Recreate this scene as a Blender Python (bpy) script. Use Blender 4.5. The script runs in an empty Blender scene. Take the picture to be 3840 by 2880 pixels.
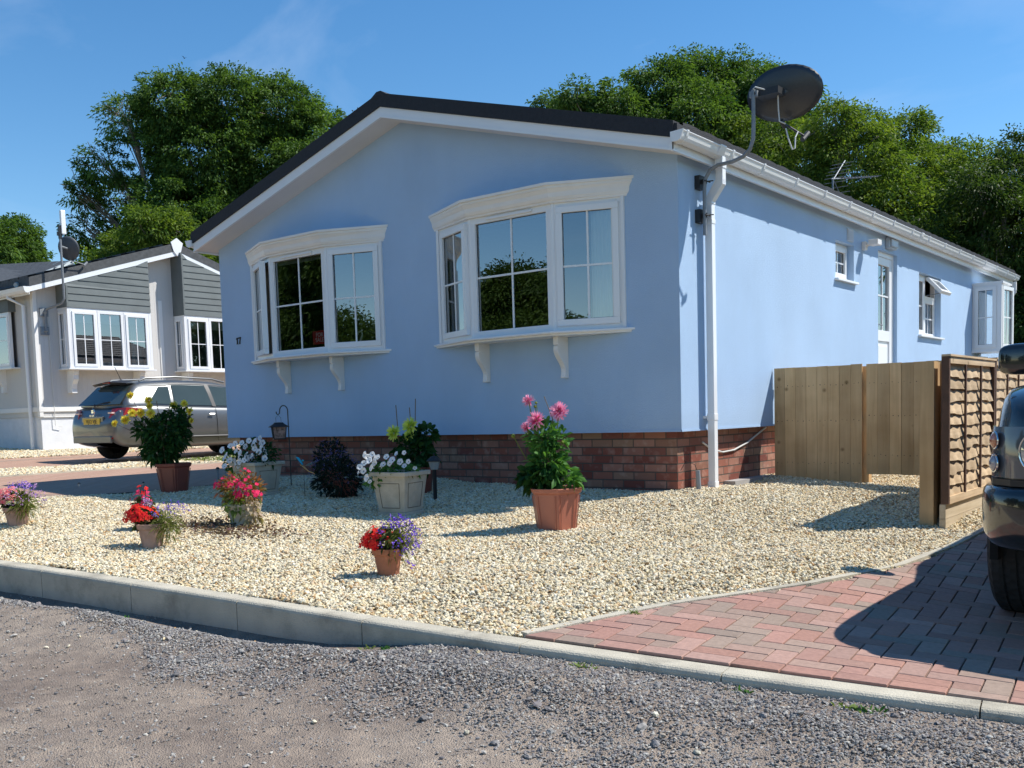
import bpy, math, random
import numpy as np
from mathutils import Vector, Matrix
random.seed(7); rng = np.random.default_rng(7)
S = bpy.context.scene; COL = S.collection
# ---------------------------------------------------------------- camera
CAMLOC = np.array([4.1194, -7.5833, 0.7044]); yaw, pitch, roll = -0.6635, -0.0782, -0.029
cyw, syw, cp_, sp_ = math.cos(yaw), math.sin(yaw), math.cos(pitch), math.sin(pitch)
Fv = Vector((syw*cp_, cyw*cp_, sp_)); R0 = Vector((cyw, -syw, 0)); U0 = R0.cross(Fv)
Rv = R0*math.cos(roll) + U0*math.sin(roll); Uv = -R0*math.sin(roll) + U0*math.cos(roll)
cd = bpy.data.cameras.new('camera'); cam = bpy.data.objects.new('camera', cd); COL.objects.link(cam)
M = Matrix((Rv, Uv, -Fv)).transposed().to_4x4(); M.translation = Vector(CAMLOC); cam.matrix_world = M
cd.sensor_width = 36; cd.sensor_fit = 'HORIZONTAL'; cd.lens = 36*3677.9/3840
cd.shift_x = -26/3840; cd.shift_y = 402/3840; cd.clip_end = 2000; cd.clip_start = 0.05
S.camera = cam
S.render.resolution_x, S.render.resolution_y = 1024, 768
# ---------------------------------------------------------------- sky and sun
SUN_EL, SUN_AZ = math.radians(51.5), math.radians(45)          # azimuth measured from +X towards +Y
W = bpy.data.worlds.new('World'); S.world = W; W.use_nodes = True
nt = W.node_tree; nt.nodes.clear()
sky = nt.nodes.new('ShaderNodeTexSky'); sky.sky_type = 'NISHITA'; sky.sun_disc = False
sky.sun_elevation = SUN_EL; sky.sun_rotation = math.pi/2 - SUN_AZ
sky.altitude = 0; sky.air_density = 1.0; sky.dust_density = 0.0; sky.ozone_density = 2.0
hs = nt.nodes.new('ShaderNodeHueSaturation'); hs.inputs['Saturation'].default_value = 1.30
bg = nt.nodes.new('ShaderNodeBackground'); bg.inputs['Strength'].default_value = 0.115
out = nt.nodes.new('ShaderNodeOutputWorld')
tc = nt.nodes.new('ShaderNodeTexCoord'); mp = nt.nodes.new('ShaderNodeMapping')
mp.inputs['Rotation'].default_value = (0.25, -0.3, math.radians(-28)); mp.inputs['Scale'].default_value = (1.2, 5.0, 7.0)
nz = nt.nodes.new('ShaderNodeTexNoise'); nz.inputs['Scale'].default_value = 1.1; nz.inputs['Detail'].default_value = 9; nz.inputs['Roughness'].default_value = .55; nz.inputs['Distortion'].default_value = .5
cr = nt.nodes.new('ShaderNodeValToRGB'); cr.color_ramp.elements[0].position = .55; cr.color_ramp.elements[1].position = .85
cr.color_ramp.elements[1].color = (.22, .22, .22, 1)
mx = nt.nodes.new('ShaderNodeMixRGB'); mx.inputs['Color2'].default_value = (6.2, 6.8, 7.8, 1)
L = nt.links.new
L(tc.outputs['Generated'], mp.inputs['Vector']); L(mp.outputs[0], nz.inputs['Vector']); L(nz.outputs['Fac'], cr.inputs[0])
wb = nt.nodes.new('ShaderNodeMixRGB'); wb.blend_type = 'MULTIPLY'; wb.inputs['Fac'].default_value = 1; wb.inputs['Color2'].default_value = (1.02, 1.02, 1.0, 1)
L(sky.outputs[0], hs.inputs['Color']); L(hs.outputs[0], wb.inputs['Color1']); L(wb.outputs[0], mx.inputs['Color1']); L(cr.outputs[0], mx.inputs['Fac']); L(mx.outputs[0], bg.inputs['Color']); L(bg.outputs[0], out.inputs['Surface'])
sd = bpy.data.lights.new('sun', 'SUN'); sd.energy = 4.5; sd.angle = math.radians(.53); sd.color = (1, .955, .88)
sun = bpy.data.objects.new('sun', sd); COL.objects.link(sun)
sdir = Vector((math.cos(SUN_EL)*math.cos(SUN_AZ), math.cos(SUN_EL)*math.sin(SUN_AZ), math.sin(SUN_EL)))
sun.rotation_euler = sdir.to_track_quat('Z', 'Y').to_euler()
S.view_settings.view_transform = 'Standard'; S.view_settings.look = 'None'; S.view_settings.exposure = 0.5; S.view_settings.gamma = 1
S.render.engine = 'CYCLES'
S.cycles.max_bounces = 6; S.cycles.transparent_max_bounces = 10
# ---------------------------------------------------------------- helpers
def tag(o, label=None, cat=None, group=None, kind=None):
    if label: o['label'] = label
    if cat: o['category'] = cat
    if group: o['group'] = group
    if kind: o['kind'] = kind
    return o
def thing(name, label, cat, loc=(0, 0, 0), rz=0, group=None):
    o = bpy.data.objects.new(name, None); COL.objects.link(o); o.empty_display_size = .1
    o.location = loc; o.rotation_euler = (0, 0, rz)
    return tag(o, label, cat, group)
def mesh_obj(name, V, F, mat, parent=None, smooth=False, cols=None, mats=None, midx=None):
    """V (n,3); F list of index lists, or array (m,k)"""
    me = bpy.data.meshes.new(name)
    V = np.asarray(V, np.float32).reshape(-1, 3)
    if isinstance(F, np.ndarray):
        m, k = F.shape
        me.vertices.add(len(V)); me.vertices.foreach_set('co', V.ravel())
        me.loops.add(m*k); me.loops.foreach_set('vertex_index', F.astype(np.int32).ravel())
        me.polygons.add(m); me.polygons.foreach_set('loop_start', (np.arange(m)*k).astype(np.int32))
        me.polygons.foreach_set('loop_total', np.full(m, k, np.int32))
        me.update(calc_edges=True)
    else:
        me.from_pydata(V.tolist(), [], F)
    if cols is not None:                       # per face colour
        at = me.attributes.new('tint', 'FLOAT_COLOR', 'FACE'); c = np.ones((len(me.polygons), 4), np.float32)
        cols = np.asarray(cols, np.float32); c[:, :cols.shape[1]] = cols; at.data.foreach_set('color', c.ravel())
    me.update()
    for mm in (mats or [mat]): me.materials.append(mm)
    if midx is not None: me.polygons.foreach_set('material_index', np.asarray(midx, np.int32))
    if smooth: me.polygons.foreach_set('use_smooth', np.ones(len(me.polygons), bool))
    o = bpy.data.objects.new(name, me); COL.objects.link(o)
    if parent: o.parent = parent
    return o
class MB:
    def __init__(s): s.v = []; s.f = []
    def add(s, v, f):
        n = len(s.v); s.v += [tuple(map(float, p)) for p in v]; s.f += [[i+n for i in q] for q in f]; return s
    def box(s, a, b, M=None):
        x0, y0, z0 = a; x1, y1, z1 = b
        v = [(x0,y0,z0),(x1,y0,z0),(x1,y1,z0),(x0,y1,z0),(x0,y0,z1),(x1,y0,z1),(x1,y1,z1),(x0,y1,z1)]
        if M is not None: v = [tuple(M @ Vector(p)) for p in v]
        return s.add(v, [(0,3,2,1),(4,5,6,7),(0,1,5,4),(1,2,6,5),(2,3,7,6),(3,0,4,7)])
    def quad(s, *p): return s.add(p, [tuple(range(len(p)))])
    def prism(s, poly, axis, a, b):
        """poly in the two other axes, extruded along axis from a to b"""
        def mk(u, w, t): return {0: (t, u, w), 1: (u, t, w), 2: (u, w, t)}[axis]
        n = len(poly); v = [mk(u, w, a) for u, w in poly]+[mk(u, w, b) for u, w in poly]
        f = [tuple(range(n))[::-1], tuple(range(n, 2*n))]+[(i, (i+1) % n, n+(i+1) % n, n+i) for i in range(n)]
        return s.add(v, f)
    def tube(s, pts, r, n=8, cap=True):
        P = [Vector(p) for p in pts]; rs = r if isinstance(r, (list, tuple)) else [r]*len(P); rings = []
        up = None
        for i, p in enumerate(P):
            d = (P[min(i+1, len(P)-1)]-P[max(i-1, 0)]).normalized()
            if up is None: up = Vector((0, 0, 1)) if abs(d.z) < .9 else Vector((1, 0, 0))
            a = d.cross(up).normalized(); b = a.cross(d).normalized(); up = b
            rings.append([p+(a*math.cos(2*math.pi*k/n)+b*math.sin(2*math.pi*k/n))*rs[i] for k in range(n)])
        v = [q for rg in rings for q in rg]; f = []
        for i in range(len(P)-1):
            for k in range(n): f.append((i*n+k, i*n+(k+1) % n, (i+1)*n+(k+1) % n, (i+1)*n+k))
        if cap: f += [tuple(range(n))[::-1], tuple(range((len(P)-1)*n, len(P)*n))]
        return s.add(v, f)
    def lathe(s, prof, c=(0, 0, 0), n=24, axis=2, ph=0, sx=1):
        v = []; f = []
        for (r, z) in prof:
            for k in range(n):
                a = 2*math.pi*k/n+ph; x, y = r*math.cos(a)*sx, r*math.sin(a)
                p = (x, y, z) if axis == 2 else ((z, x, y) if axis == 0 else (x, z, y))
                v.append((p[0]+c[0], p[1]+c[1], p[2]+c[2]))
        for i in range(len(prof)-1):
            for k in range(n): f.append((i*n+k, i*n+(k+1) % n, (i+1)*n+(k+1) % n, (i+1)*n+k))
        return s.add(v, f)
    def build(s, name, mat, parent=None, smooth=False, bevel=0, **k):
        o = mesh_obj(name, s.v, s.f, mat, parent, smooth, **k)
        import bmesh
        bm = bmesh.new(); bm.from_mesh(o.data); bmesh.ops.recalc_face_normals(bm, faces=bm.faces); bm.to_mesh(o.data); bm.free()
        if bevel:
            m = o.modifiers.new('bevel', 'BEVEL'); m.width = bevel; m.segments = 2; m.limit_method = 'ANGLE'; m.angle_limit = math.radians(40)
        if smooth:
            try: o.data.set_sharp_from_angle(angle=math.radians(38))
            except Exception: pass
        return o
# ---------------------------------------------------------------- terrain function
CPT = np.array([(0,0,0),(0,1,-.03),(0,1.95,0.0),(.36,1.1,-.02),(1.28,1.1,-.09),(2.05,0,-.2),(1.3,-.85,-.19),(-1.4,-1.4,-.11),(-.35,-.35,-.05),(-2.14,-4.57,-.2),(-.31,-4.41,-.25),(1.52,-4.26,-.3),(3.3,-4.0,-.35),(-3,0,.05),(-5.5,0,.05),(-5.4,-2.5,0.0),(-4.5,-4.6,-.13),(-8.3,-1,.03),(-8.3,2,.03),(-10.7,1,.03),(-14,2,.04),(-17.2,3,.2),(-17.2,-3,.2),(-16,6,.14),(2.2,-2,-.25),(3,-2.2,-.365),(5,-3,-.42),(5,0,-.38),(2.3,5,-.12),(1,5,-.03),(0,9,0),(-10,10,.1),(3,12,-.1),(-9,-4,-.03),(8,-4,-.5),(8,8,-.3),(-20,-6,.1),(-20,10,.2)], float)
def _U(r): return np.where(r > 1e-9, r*r*np.log(np.maximum(r, 1e-9)), 0)
TN_ = len(CPT); _K = _U(np.linalg.norm(CPT[:, None, :2]-CPT[None, :, :2], axis=2))+np.eye(TN_)*.15
_P = np.c_[np.ones(TN_), CPT[:, :2]]; _A = np.block([[_K, _P], [_P.T, np.zeros((3, 3))]])
TS_ = np.linalg.solve(_A, np.r_[CPT[:, 2], 0, 0, 0])
def G(x, y):
    x = np.atleast_1d(np.asarray(x, float)); y = np.atleast_1d(np.asarray(y, float)); sh = x.shape; x = x.ravel(); y = y.ravel()
    xc = np.clip(x, -24, 12); yc = np.clip(y, -12, 16)
    r = np.sqrt((xc[:, None]-CPT[None, :, 0])**2+(yc[:, None]-CPT[None, :, 1])**2)
    z = _U(r) @ TS_[:TN_]+TS_[TN_]+TS_[TN_+1]*xc+TS_[TN_+2]*yc
    return np.clip(z, -.8, .6).reshape(sh)
def g1(x, y): return float(G(x, y)[0])
# kerb line (front top edge), x, y, z
KB = np.array([(-9.5, -5.75, -.03), (-6, -5.05, -.10), (-3.9, -4.74, -.165), (-2.14, -4.57, -.20), (-1.23, -4.49, -.225), (-.31, -4.41, -.25), (.61, -4.35, -.275), (1.52, -4.27, -.30), (2.42, -4.16, -.325), (3.31, -4.02, -.352), (4.4, -3.84, -.385), (6.5, -3.45, -.44), (12, -2.3, -.55)])
def kerb_y(x): return np.interp(x, KB[:, 0], KB[:, 1])
def kerb_z(x): return np.interp(x, KB[:, 0], KB[:, 2])
# ---------------------------------------------------------------- materials
MATS = {}
def newmat(name):
    m = bpy.data.materials.new(name); m.use_nodes = True; MATS[name] = m
    return m, m.node_tree, m.node_tree.nodes['Principled BSDF']
def rgb(c): return (c[0], c[1], c[2], 1)
def simple(name, col, rough=.6, noise=.12, scale=6, bump=0, bscale=80, metallic=0, coat=0, spec=.5, attr=None, vari=None):
    m, nt, b = newmat(name); N = nt.nodes; L = nt.links.new
    b.inputs['Roughness'].default_value = rough; b.inputs['Metallic'].default_value = metallic; b.inputs['Specular IOR Level'].default_value = spec
    if coat: b.inputs['Coat Weight'].default_value = coat; b.inputs['Coat Roughness'].default_value = .05
    tc = N.new('ShaderNodeTexCoord'); n = N.new('ShaderNodeTexNoise'); n.inputs['Scale'].default_value = scale; n.inputs['Detail'].default_value = 6
    L(tc.outputs['Object'], n.inputs['Vector'])
    mr = N.new('ShaderNodeMapRange'); mr.inputs['From Min'].default_value = .3; mr.inputs['From Max'].default_value = .7
    mr.inputs['To Min'].default_value = 1-noise; mr.inputs['To Max'].default_value = 1+noise; L(n.outputs['Fac'], mr.inputs['Value'])
    mul = N.new('ShaderNodeVectorMath'); mul.operation = 'SCALE'; L(mr.outputs[0], mul.inputs['Scale'])
    if attr:
        a = N.new('ShaderNodeAttribute'); a.attribute_name = attr
        mm = N.new('ShaderNodeMixRGB'); mm.blend_type = 'MULTIPLY'; mm.inputs['Fac'].default_value = 1; mm.inputs['Color1'].default_value = rgb(col)
        L(a.outputs['Color'], mm.inputs['Color2']); L(mm.outputs[0], mul.inputs[0])
    else: mul.inputs[0].default_value = col
    L(mul.outputs[0], b.inputs['Base Color'])
    if bump:
        n2 = N.new('ShaderNodeTexNoise'); n2.inputs['Scale'].default_value = bscale; n2.inputs['Detail'].default_value = 4; L(tc.outputs['Object'], n2.inputs['Vector'])
        bp = N.new('ShaderNodeBump'); bp.inputs['Strength'].default_value = bump; bp.inputs['Distance'].default_value = .01; L(n2.outputs['Fac'], bp.inputs['Height']); L(bp.outputs[0], b.inputs['Normal'])
    return m
def leafmat(name, col, col2, trans=.35, rough=.45, tc=(1.5, 1.5, .6, 1)):
    m, nt, b = newmat(name); N = nt.nodes; L = nt.links.new
    a = N.new('ShaderNodeAttribute'); a.attribute_name = 'tint'
    mm = N.new('ShaderNodeMixRGB'); mm.inputs['Color1'].default_value = rgb(col); mm.inputs['Color2'].default_value = rgb(col2); L(a.outputs['Fac'], mm.inputs['Fac'])
    L(mm.outputs[0], b.inputs['Base Color']); b.inputs['Roughness'].default_value = rough+.12; b.inputs['Specular IOR Level'].default_value = .16
    tr = N.new('ShaderNodeBsdfTranslucent'); sc = N.new('ShaderNodeMixRGB'); sc.blend_type = 'MULTIPLY'; sc.inputs['Fac'].default_value = 1; sc.inputs['Color2'].default_value = tc
    L(mm.outputs[0], sc.inputs['Color1']); L(sc.outputs[0], tr.inputs['Color'])
    mix = N.new('ShaderNodeMixShader'); mix.inputs['Fac'].default_value = trans
    L(b.outputs[0], mix.inputs[1]); L(tr.outputs[0], mix.inputs[2]); L(mix.outputs[0], N['Material Output'].inputs['Surface'])
    return m
def petalmat(name, col, col2):
    return leafmat(name, col, col2, trans=.25, rough=.6, tc=(1.1, 1.1, 1.1, 1))
render = simple('blue_render', (.44, .60, .81), rough=.85, noise=.05, scale=1.2, bump=.9, bscale=170, spec=.25)
white = simple('white_upvc', (.80, .81, .82), rough=.3, noise=.02, scale=2)
cream = simple('cream_soffit', (.72, .69, .66), rough=.5, noise=.04, scale=2)
wallwhite = simple('white_boards', (.80, .79, .76), rough=.6, noise=.05, scale=2)
rooftile = simple('roof_tile', (.018, .019, .024), rough=.75, noise=.25, scale=30, bump=.4, bscale=120)
rooftile2 = simple('grey_roof_tile', (.07, .075, .08), rough=.8, noise=.25, scale=12, bump=.4, bscale=90)
blackm = simple('black_metal', (.012, .012, .014), rough=.45, noise=.05)
galv = simple('galvanised', (.24, .26, .28), rough=.6, noise=.12, scale=25, metallic=.3)
rubber = simple('rubber', (.02, .02, .021), rough=.8, noise=.15, scale=30)
darkplastic = simple('dark_plastic', (.02, .02, .022), rough=.5, noise=.08)
cable = simple('white_cable', (.6, .6, .58), rough=.5, noise=.05)
greyplastic = simple('grey_plastic', (.25, .27, .29), rough=.5, noise=.05)
curtain = simple('net_curtain', (.50, .52, .52), rough=.9, noise=.06)
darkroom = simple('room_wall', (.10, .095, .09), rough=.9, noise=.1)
concrete = simple('kerb_concrete', (.49, .45, .36), rough=.9, noise=.13, scale=5, bump=.5, bscale=150, spec=.2)
greycon = simple('footing_concrete', (.35, .34, .33), rough=.9, noise=.1)
def glassmat(name, tint=(.86, .90, .88), refl=.5):
    m, nt, b = newmat(name); N = nt.nodes; L = nt.links.new; N.remove(b)
    t = N.new('ShaderNodeBsdfTransparent'); t.inputs['Color'].default_value = rgb(tint)
    g = N.new('ShaderNodeBsdfGlossy'); g.inputs['Roughness'].default_value = .0; g.inputs['Color'].default_value = (.95, .97, 1, 1)
    lw = N.new('ShaderNodeLayerWeight'); lw.inputs['Blend'].default_value = refl
    mp = N.new('ShaderNodeMapRange'); mp.inputs['To Min'].default_value = .19; mp.inputs['To Max'].default_value = 1; L(lw.outputs['Fresnel'], mp.inputs['Value'])
    mx = N.new('ShaderNodeMixShader'); L(mp.outputs[0], mx.inputs['Fac']); L(t.outputs[0], mx.inputs[1]); L(g.outputs[0], mx.inputs[2])
    L(mx.outputs[0], N['Material Output'].inputs['Surface']); return m
glass = glassmat('window_glass')
carglass = glassmat('car_glass', (.25, .32, .32), .45)
def brickmat(name, bw, bh, cols, mortar, ms=.012, axis='XZ', squash=.5):
    m, nt, b = newmat(name); N = nt.nodes; L = nt.links.new
    tc = N.new('ShaderNodeTexCoord'); sp = N.new('ShaderNodeSeparateXYZ'); L(tc.outputs['Object'], sp.inputs[0])
    ad = N.new('ShaderNodeMath'); ad.operation = 'ADD'; L(sp.outputs['X'], ad.inputs[0]); L(sp.outputs['Y'], ad.inputs[1])
    cb = N.new('ShaderNodeCombineXYZ'); L(ad.outputs[0], cb.inputs['X']); L(sp.outputs['Z'], cb.inputs['Y'])
    br = N.new('ShaderNodeTexBrick'); br.inputs['Scale'].default_value = 1; br.inputs['Brick Width'].default_value = bw; br.inputs['Row Height'].default_value = bh
    br.inputs['Mortar Size'].default_value = ms*.5; br.inputs['Mortar Smooth'].default_value = .3; br.inputs['Bias'].default_value = 0
    br.inputs['Color1'].default_value = (0, 0, 0, 1); br.inputs['Color2'].default_value = (1, 1, 1, 1); br.inputs['Mortar'].default_value = (.5, .5, .5, 1)
    L(cb.outputs[0], br.inputs['Vector'])
    ra = N.new('ShaderNodeValToRGB'); ra.color_ramp.interpolation = 'LINEAR'
    ra.color_ramp.elements[0].color = rgb(cols[0]); ra.color_ramp.elements[1].color = rgb(cols[-1])
    for i, c in enumerate(cols[1:-1]): ra.color_ramp.elements.new((i+1)/(len(cols)-1)).color = rgb(c)
    L(br.outputs['Color'], ra.inputs[0])
    n = N.new('ShaderNodeTexNoise'); n.inputs['Scale'].default_value = 14; n.inputs['Detail'].default_value = 6; L(tc.outputs['Object'], n.inputs['Vector'])
    r2 = N.new('ShaderNodeMapRange'); r2.inputs['From Min'].default_value = .52; r2.inputs['From Max'].default_value = .75; r2.inputs['To Max'].default_value = .3; L(n.outputs['Fac'], r2.inputs['Value'])
    m0 = N.new('ShaderNodeMixRGB'); m0.inputs['Color2'].default_value = (.55, .42, .34, 1); L(r2.outputs[0], m0.inputs['Fac']); L(ra.outputs[0], m0.inputs['Color1'])
    mm = N.new('ShaderNodeMixRGB'); L(br.outputs['Fac'], mm.inputs['Fac']); L(m0.outputs[0], mm.inputs['Color1']); mm.inputs['Color2'].default_value = rgb(mortar)
    L(mm.outputs[0], b.inputs['Base Color']); b.inputs['Roughness'].default_value = .9; b.inputs['Specular IOR Level'].default_value = .2
    iv = N.new('ShaderNodeMath'); iv.operation = 'MULTIPLY_ADD'; iv.inputs[1].default_value = -1; iv.inputs[2].default_value = 1; L(br.outputs['Fac'], iv.inputs[0])
    ns = N.new('ShaderNodeMath'); ns.operation = 'MULTIPLY_ADD'; ns.inputs[1].default_value = .5; L(n.outputs['Fac'], ns.inputs[0]); L(iv.outputs[0], ns.inputs[2])
    bp = N.new('ShaderNodeBump'); bp.inputs['Strength'].default_value = .9; bp.inputs['Distance'].default_value = .012; L(ns.outputs[0], bp.inputs['Height']); L(bp.outputs[0], b.inputs['Normal'])
    return m
brick = brickmat('red_brick', .225, .075, [(.17, .055, .042), (.27, .095, .065), (.31, .135, .095), (.35, .185, .135), (.20, .07, .055), (.33, .21, .14)], (.11, .09, .075))
def woodmat(name, c1, c2, axis='Z', scale=1.0):
    m, nt, b = newmat(name); N = nt.nodes; L = nt.links.new
    tc = N.new('ShaderNodeTexCoord'); mp = N.new('ShaderNodeMapping'); s = {'Z': (22, 22, 1.2), 'Y': (30, 1.2, 30), 'X': (1.2, 30, 30)}[axis]; mp.inputs['Scale'].default_value = s
    L(tc.outputs['Object'], mp.inputs['Vector'])
    a = N.new('ShaderNodeAttribute'); a.attribute_name = 'tint'
    of = N.new('ShaderNodeVectorMath'); of.operation = 'MULTIPLY_ADD'; of.inputs[1].default_value = (37, 53, 19); L(a.outputs['Color'], of.inputs[0]); L(mp.outputs[0], of.inputs[2])
    n = N.new('ShaderNodeTexNoise'); n.inputs['Scale'].default_value = 1; n.inputs['Detail'].default_value = 6; n.inputs['Distortion'].default_value = .8; L(of.outputs[0], n.inputs['Vector'])
    n2 = N.new('ShaderNodeTexNoise'); n2.inputs['Scale'].default_value = 3.5; n2.inputs['Detail'].default_value = 3; L(tc.outputs['Object'], n2.inputs['Vector'])
    r = N.new('ShaderNodeValToRGB'); r.color_ramp.elements[0].color = rgb(c1); r.color_ramp.elements[1].color = rgb(c2); r.color_ramp.elements[0].position = .3; r.color_ramp.elements[1].position = .72
    ad = N.new('ShaderNodeMath'); ad.operation = 'ADD'; L(n.outputs['Fac'], ad.inputs[0]); L(n2.outputs['Fac'], ad.inputs[1])
    hf = N.new('ShaderNodeMath'); hf.operation = 'MULTIPLY'; hf.inputs[1].default_value = .5; L(ad.outputs[0], hf.inputs[0]); L(hf.outputs[0], r.inputs[0])
    # knots
    v = N.new('ShaderNodeTexVoronoi'); v.inputs['Scale'].default_value = 4.2; L(tc.outputs['Object'], v.inputs['Vector'])
    kr = N.new('ShaderNodeMapRange'); kr.inputs['From Min'].default_value = .03; kr.inputs['From Max'].default_value = .11; kr.inputs['To Min'].default_value = .75; kr.inputs['To Max'].default_value = 0; L(v.outputs['Distance'], kr.inputs['Value'])
    km = N.new('ShaderNodeMixRGB'); km.inputs['Color2'].default_value = (c1[0]*.35, c1[1]*.3, c1[2]*.25, 1); L(kr.outputs[0], km.inputs['Fac']); L(r.outputs[0], km.inputs['Color1'])
    tm = N.new('ShaderNodeMixRGB'); tm.blend_type = 'MULTIPLY'; tm.inputs['Fac'].default_value = 1
    tr = N.new('ShaderNodeMapRange'); tr.inputs['To Min'].default_value = .78; tr.inputs['To Max'].default_value = 1.15; L(a.outputs['Fac'], tr.inputs['Value'])
    L(km.outputs[0], tm.inputs['Color1']); L(tr.outputs[0], tm.inputs['Color2']); L(tm.outputs[0], b.inputs['Base Color'])
    b.inputs['Roughness'].default_value = .8; b.inputs['Specular IOR Level'].default_value = .2
    bp = N.new('ShaderNodeBump'); bp.inputs['Strength'].default_value = .35; bp.inputs['Distance'].default_value = .004; L(n.outputs['Fac'], bp.inputs['Height']); L(bp.outputs[0], b.inputs['Normal'])
    return m
wood = woodmat('treated_pine', (.47, .295, .14), (.73, .50, .27))
lapwood = woodmat('lap_board', (.44, .31, .18), (.72, .55, .36), 'Y')
paleboard = woodmat('gravel_board', (.42, .33, .21), (.62, .52, .38), 'Y')
batten = simple('brown_batten', (.11, .055, .032), rough=.7, noise=.2, scale=15)
soil = simple('soil', (.05, .035, .025), rough=.95, noise=.3, scale=40)
# ---- ground materials
def mixramp(name, stops, scale, detail=8, rough=.95, bump=.6, bscale=70, big=None, speck=None):
    m, nt, b = newmat(name); N = nt.nodes; L = nt.links.new
    tc = N.new('ShaderNodeTexCoord'); n = N.new('ShaderNodeTexNoise'); n.inputs['Scale'].default_value = scale; n.inputs['Detail'].default_value = detail; n.inputs['Roughness'].default_value = .7; L(tc.outputs['Object'], n.inputs['Vector'])
    r = N.new('ShaderNodeValToRGB'); L(n.outputs['Fac'], r.inputs[0]); e = r.color_ramp.elements
    e[0].position, e[0].color = stops[0][0], rgb(stops[0][1]); e[1].position, e[1].color = stops[-1][0], rgb(stops[-1][1])
    for p, c in stops[1:-1]: e.new(p).color = rgb(c)
    cout = r.outputs[0]
    if big:
        n3 = N.new('ShaderNodeTexNoise'); n3.inputs['Scale'].default_value = big[0]; n3.inputs['Detail'].default_value = 3; L(tc.outputs['Object'], n3.inputs['Vector'])
        r3 = N.new('ShaderNodeMapRange'); r3.inputs['From Min'].default_value = .4; r3.inputs['From Max'].default_value = .62; L(n3.outputs['Fac'], r3.inputs['Value'])
        mm = N.new('ShaderNodeMixRGB'); mm.blend_type = 'MULTIPLY'; L(r3.outputs[0], mm.inputs['Fac']); L(cout, mm.inputs['Color1']); mm.inputs['Color2'].default_value = rgb(big[1]); cout = mm.outputs[0]
    L(cout, b.inputs['Base Color']); b.inputs['Roughness'].default_value = rough; b.inputs['Specular IOR Level'].default_value = .2
    v = N.new('ShaderNodeTexVoronoi'); v.inputs['Scale'].default_value = bscale; L(tc.outputs['Object'], v.inputs['Vector'])
    bp = N.new('ShaderNodeBump'); bp.inputs['Strength'].default_value = bump; bp.inputs['Distance'].default_value = .008; L(v.outputs['Distance'], bp.inputs['Height']); L(bp.outputs[0], b.inputs['Normal'])
    return m
gravelbase = mixramp('gravel_bed', [(.3, (.16, .12, .07)), (.6, (.30, .24, .16))], 60, bscale=60, bump=1)
dirt = mixramp('road_dirt', [(.25, (.195, .160, .132)), (.5, (.29, .238, .192)), (.75, (.43, .345, .265))], 9, big=(.9, (.72, .70, .71)), bscale=160, bump=.8)
earth = mixramp('earth', [(.3, (.07, .06, .04)), (.6, (.10, .11, .05))], 3)
farpave = brickmat('far_block_paving', .2, .1, [(.38, .235, .17), (.42, .265, .195)], (.30, .22, .17))
def stonemat(name, cols):
    m, nt, b = newmat(name); N = nt.nodes; L = nt.links.new
    oi = N.new('ShaderNodeObjectInfo'); r = N.new('ShaderNodeValToRGB'); e = r.color_ramp.elements; L(oi.outputs['Random'], r.inputs[0])
    e[0].position, e[0].color = 0, rgb(cols[0]); e[1].position, e[1].color = 1, rgb(cols[-1])
    for i, c in enumerate(cols[1:-1]): e.new((i+1)/(len(cols)-1)).color = rgb(c)
    tc = N.new('ShaderNodeTexCoord'); n = N.new('ShaderNodeTexNoise'); n.inputs['Scale'].default_value = 3; n.inputs['Detail'].default_value = 4; L(tc.outputs['Generated'], n.inputs['Vector'])
    mr = N.new('ShaderNodeMapRange'); mr.inputs['To Min'].default_value = .6; mr.inputs['To Max'].default_value = 1.4; L(n.outputs['Fac'], mr.inputs['Value'])
    sc = N.new('ShaderNodeVectorMath'); sc.operation = 'SCALE'; L(r.outputs[0], sc.inputs[0]); L(mr.outputs[0], sc.inputs['Scale']); L(sc.outputs[0], b.inputs['Base Color'])
    b.inputs['Roughness'].default_value = .7; b.inputs['Specular IOR Level'].default_value = .3; return m
flint = stonemat('flint_gravel', [(c[0]*.92, c[1]*.905, c[2]*.83) for c in [(.80, .72, .54), (.66, .50, .28), (.84, .79, .66), (.36, .33, .28), (.76, .63, .40), (.90, .86, .76), (.50, .30, .13), (.78, .70, .52), (.58, .52, .42), (.86, .78, .60)]])
slate = stonemat('slate_chip', [(.15, .143, .14), (.27, .26, .25), (.19, .168, .168), (.37, .355, .32), (.13, .123, .122), (.25, .222, .21), (.48, .455, .40), (.21, .20, .195), (.33, .28, .22)])

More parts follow.
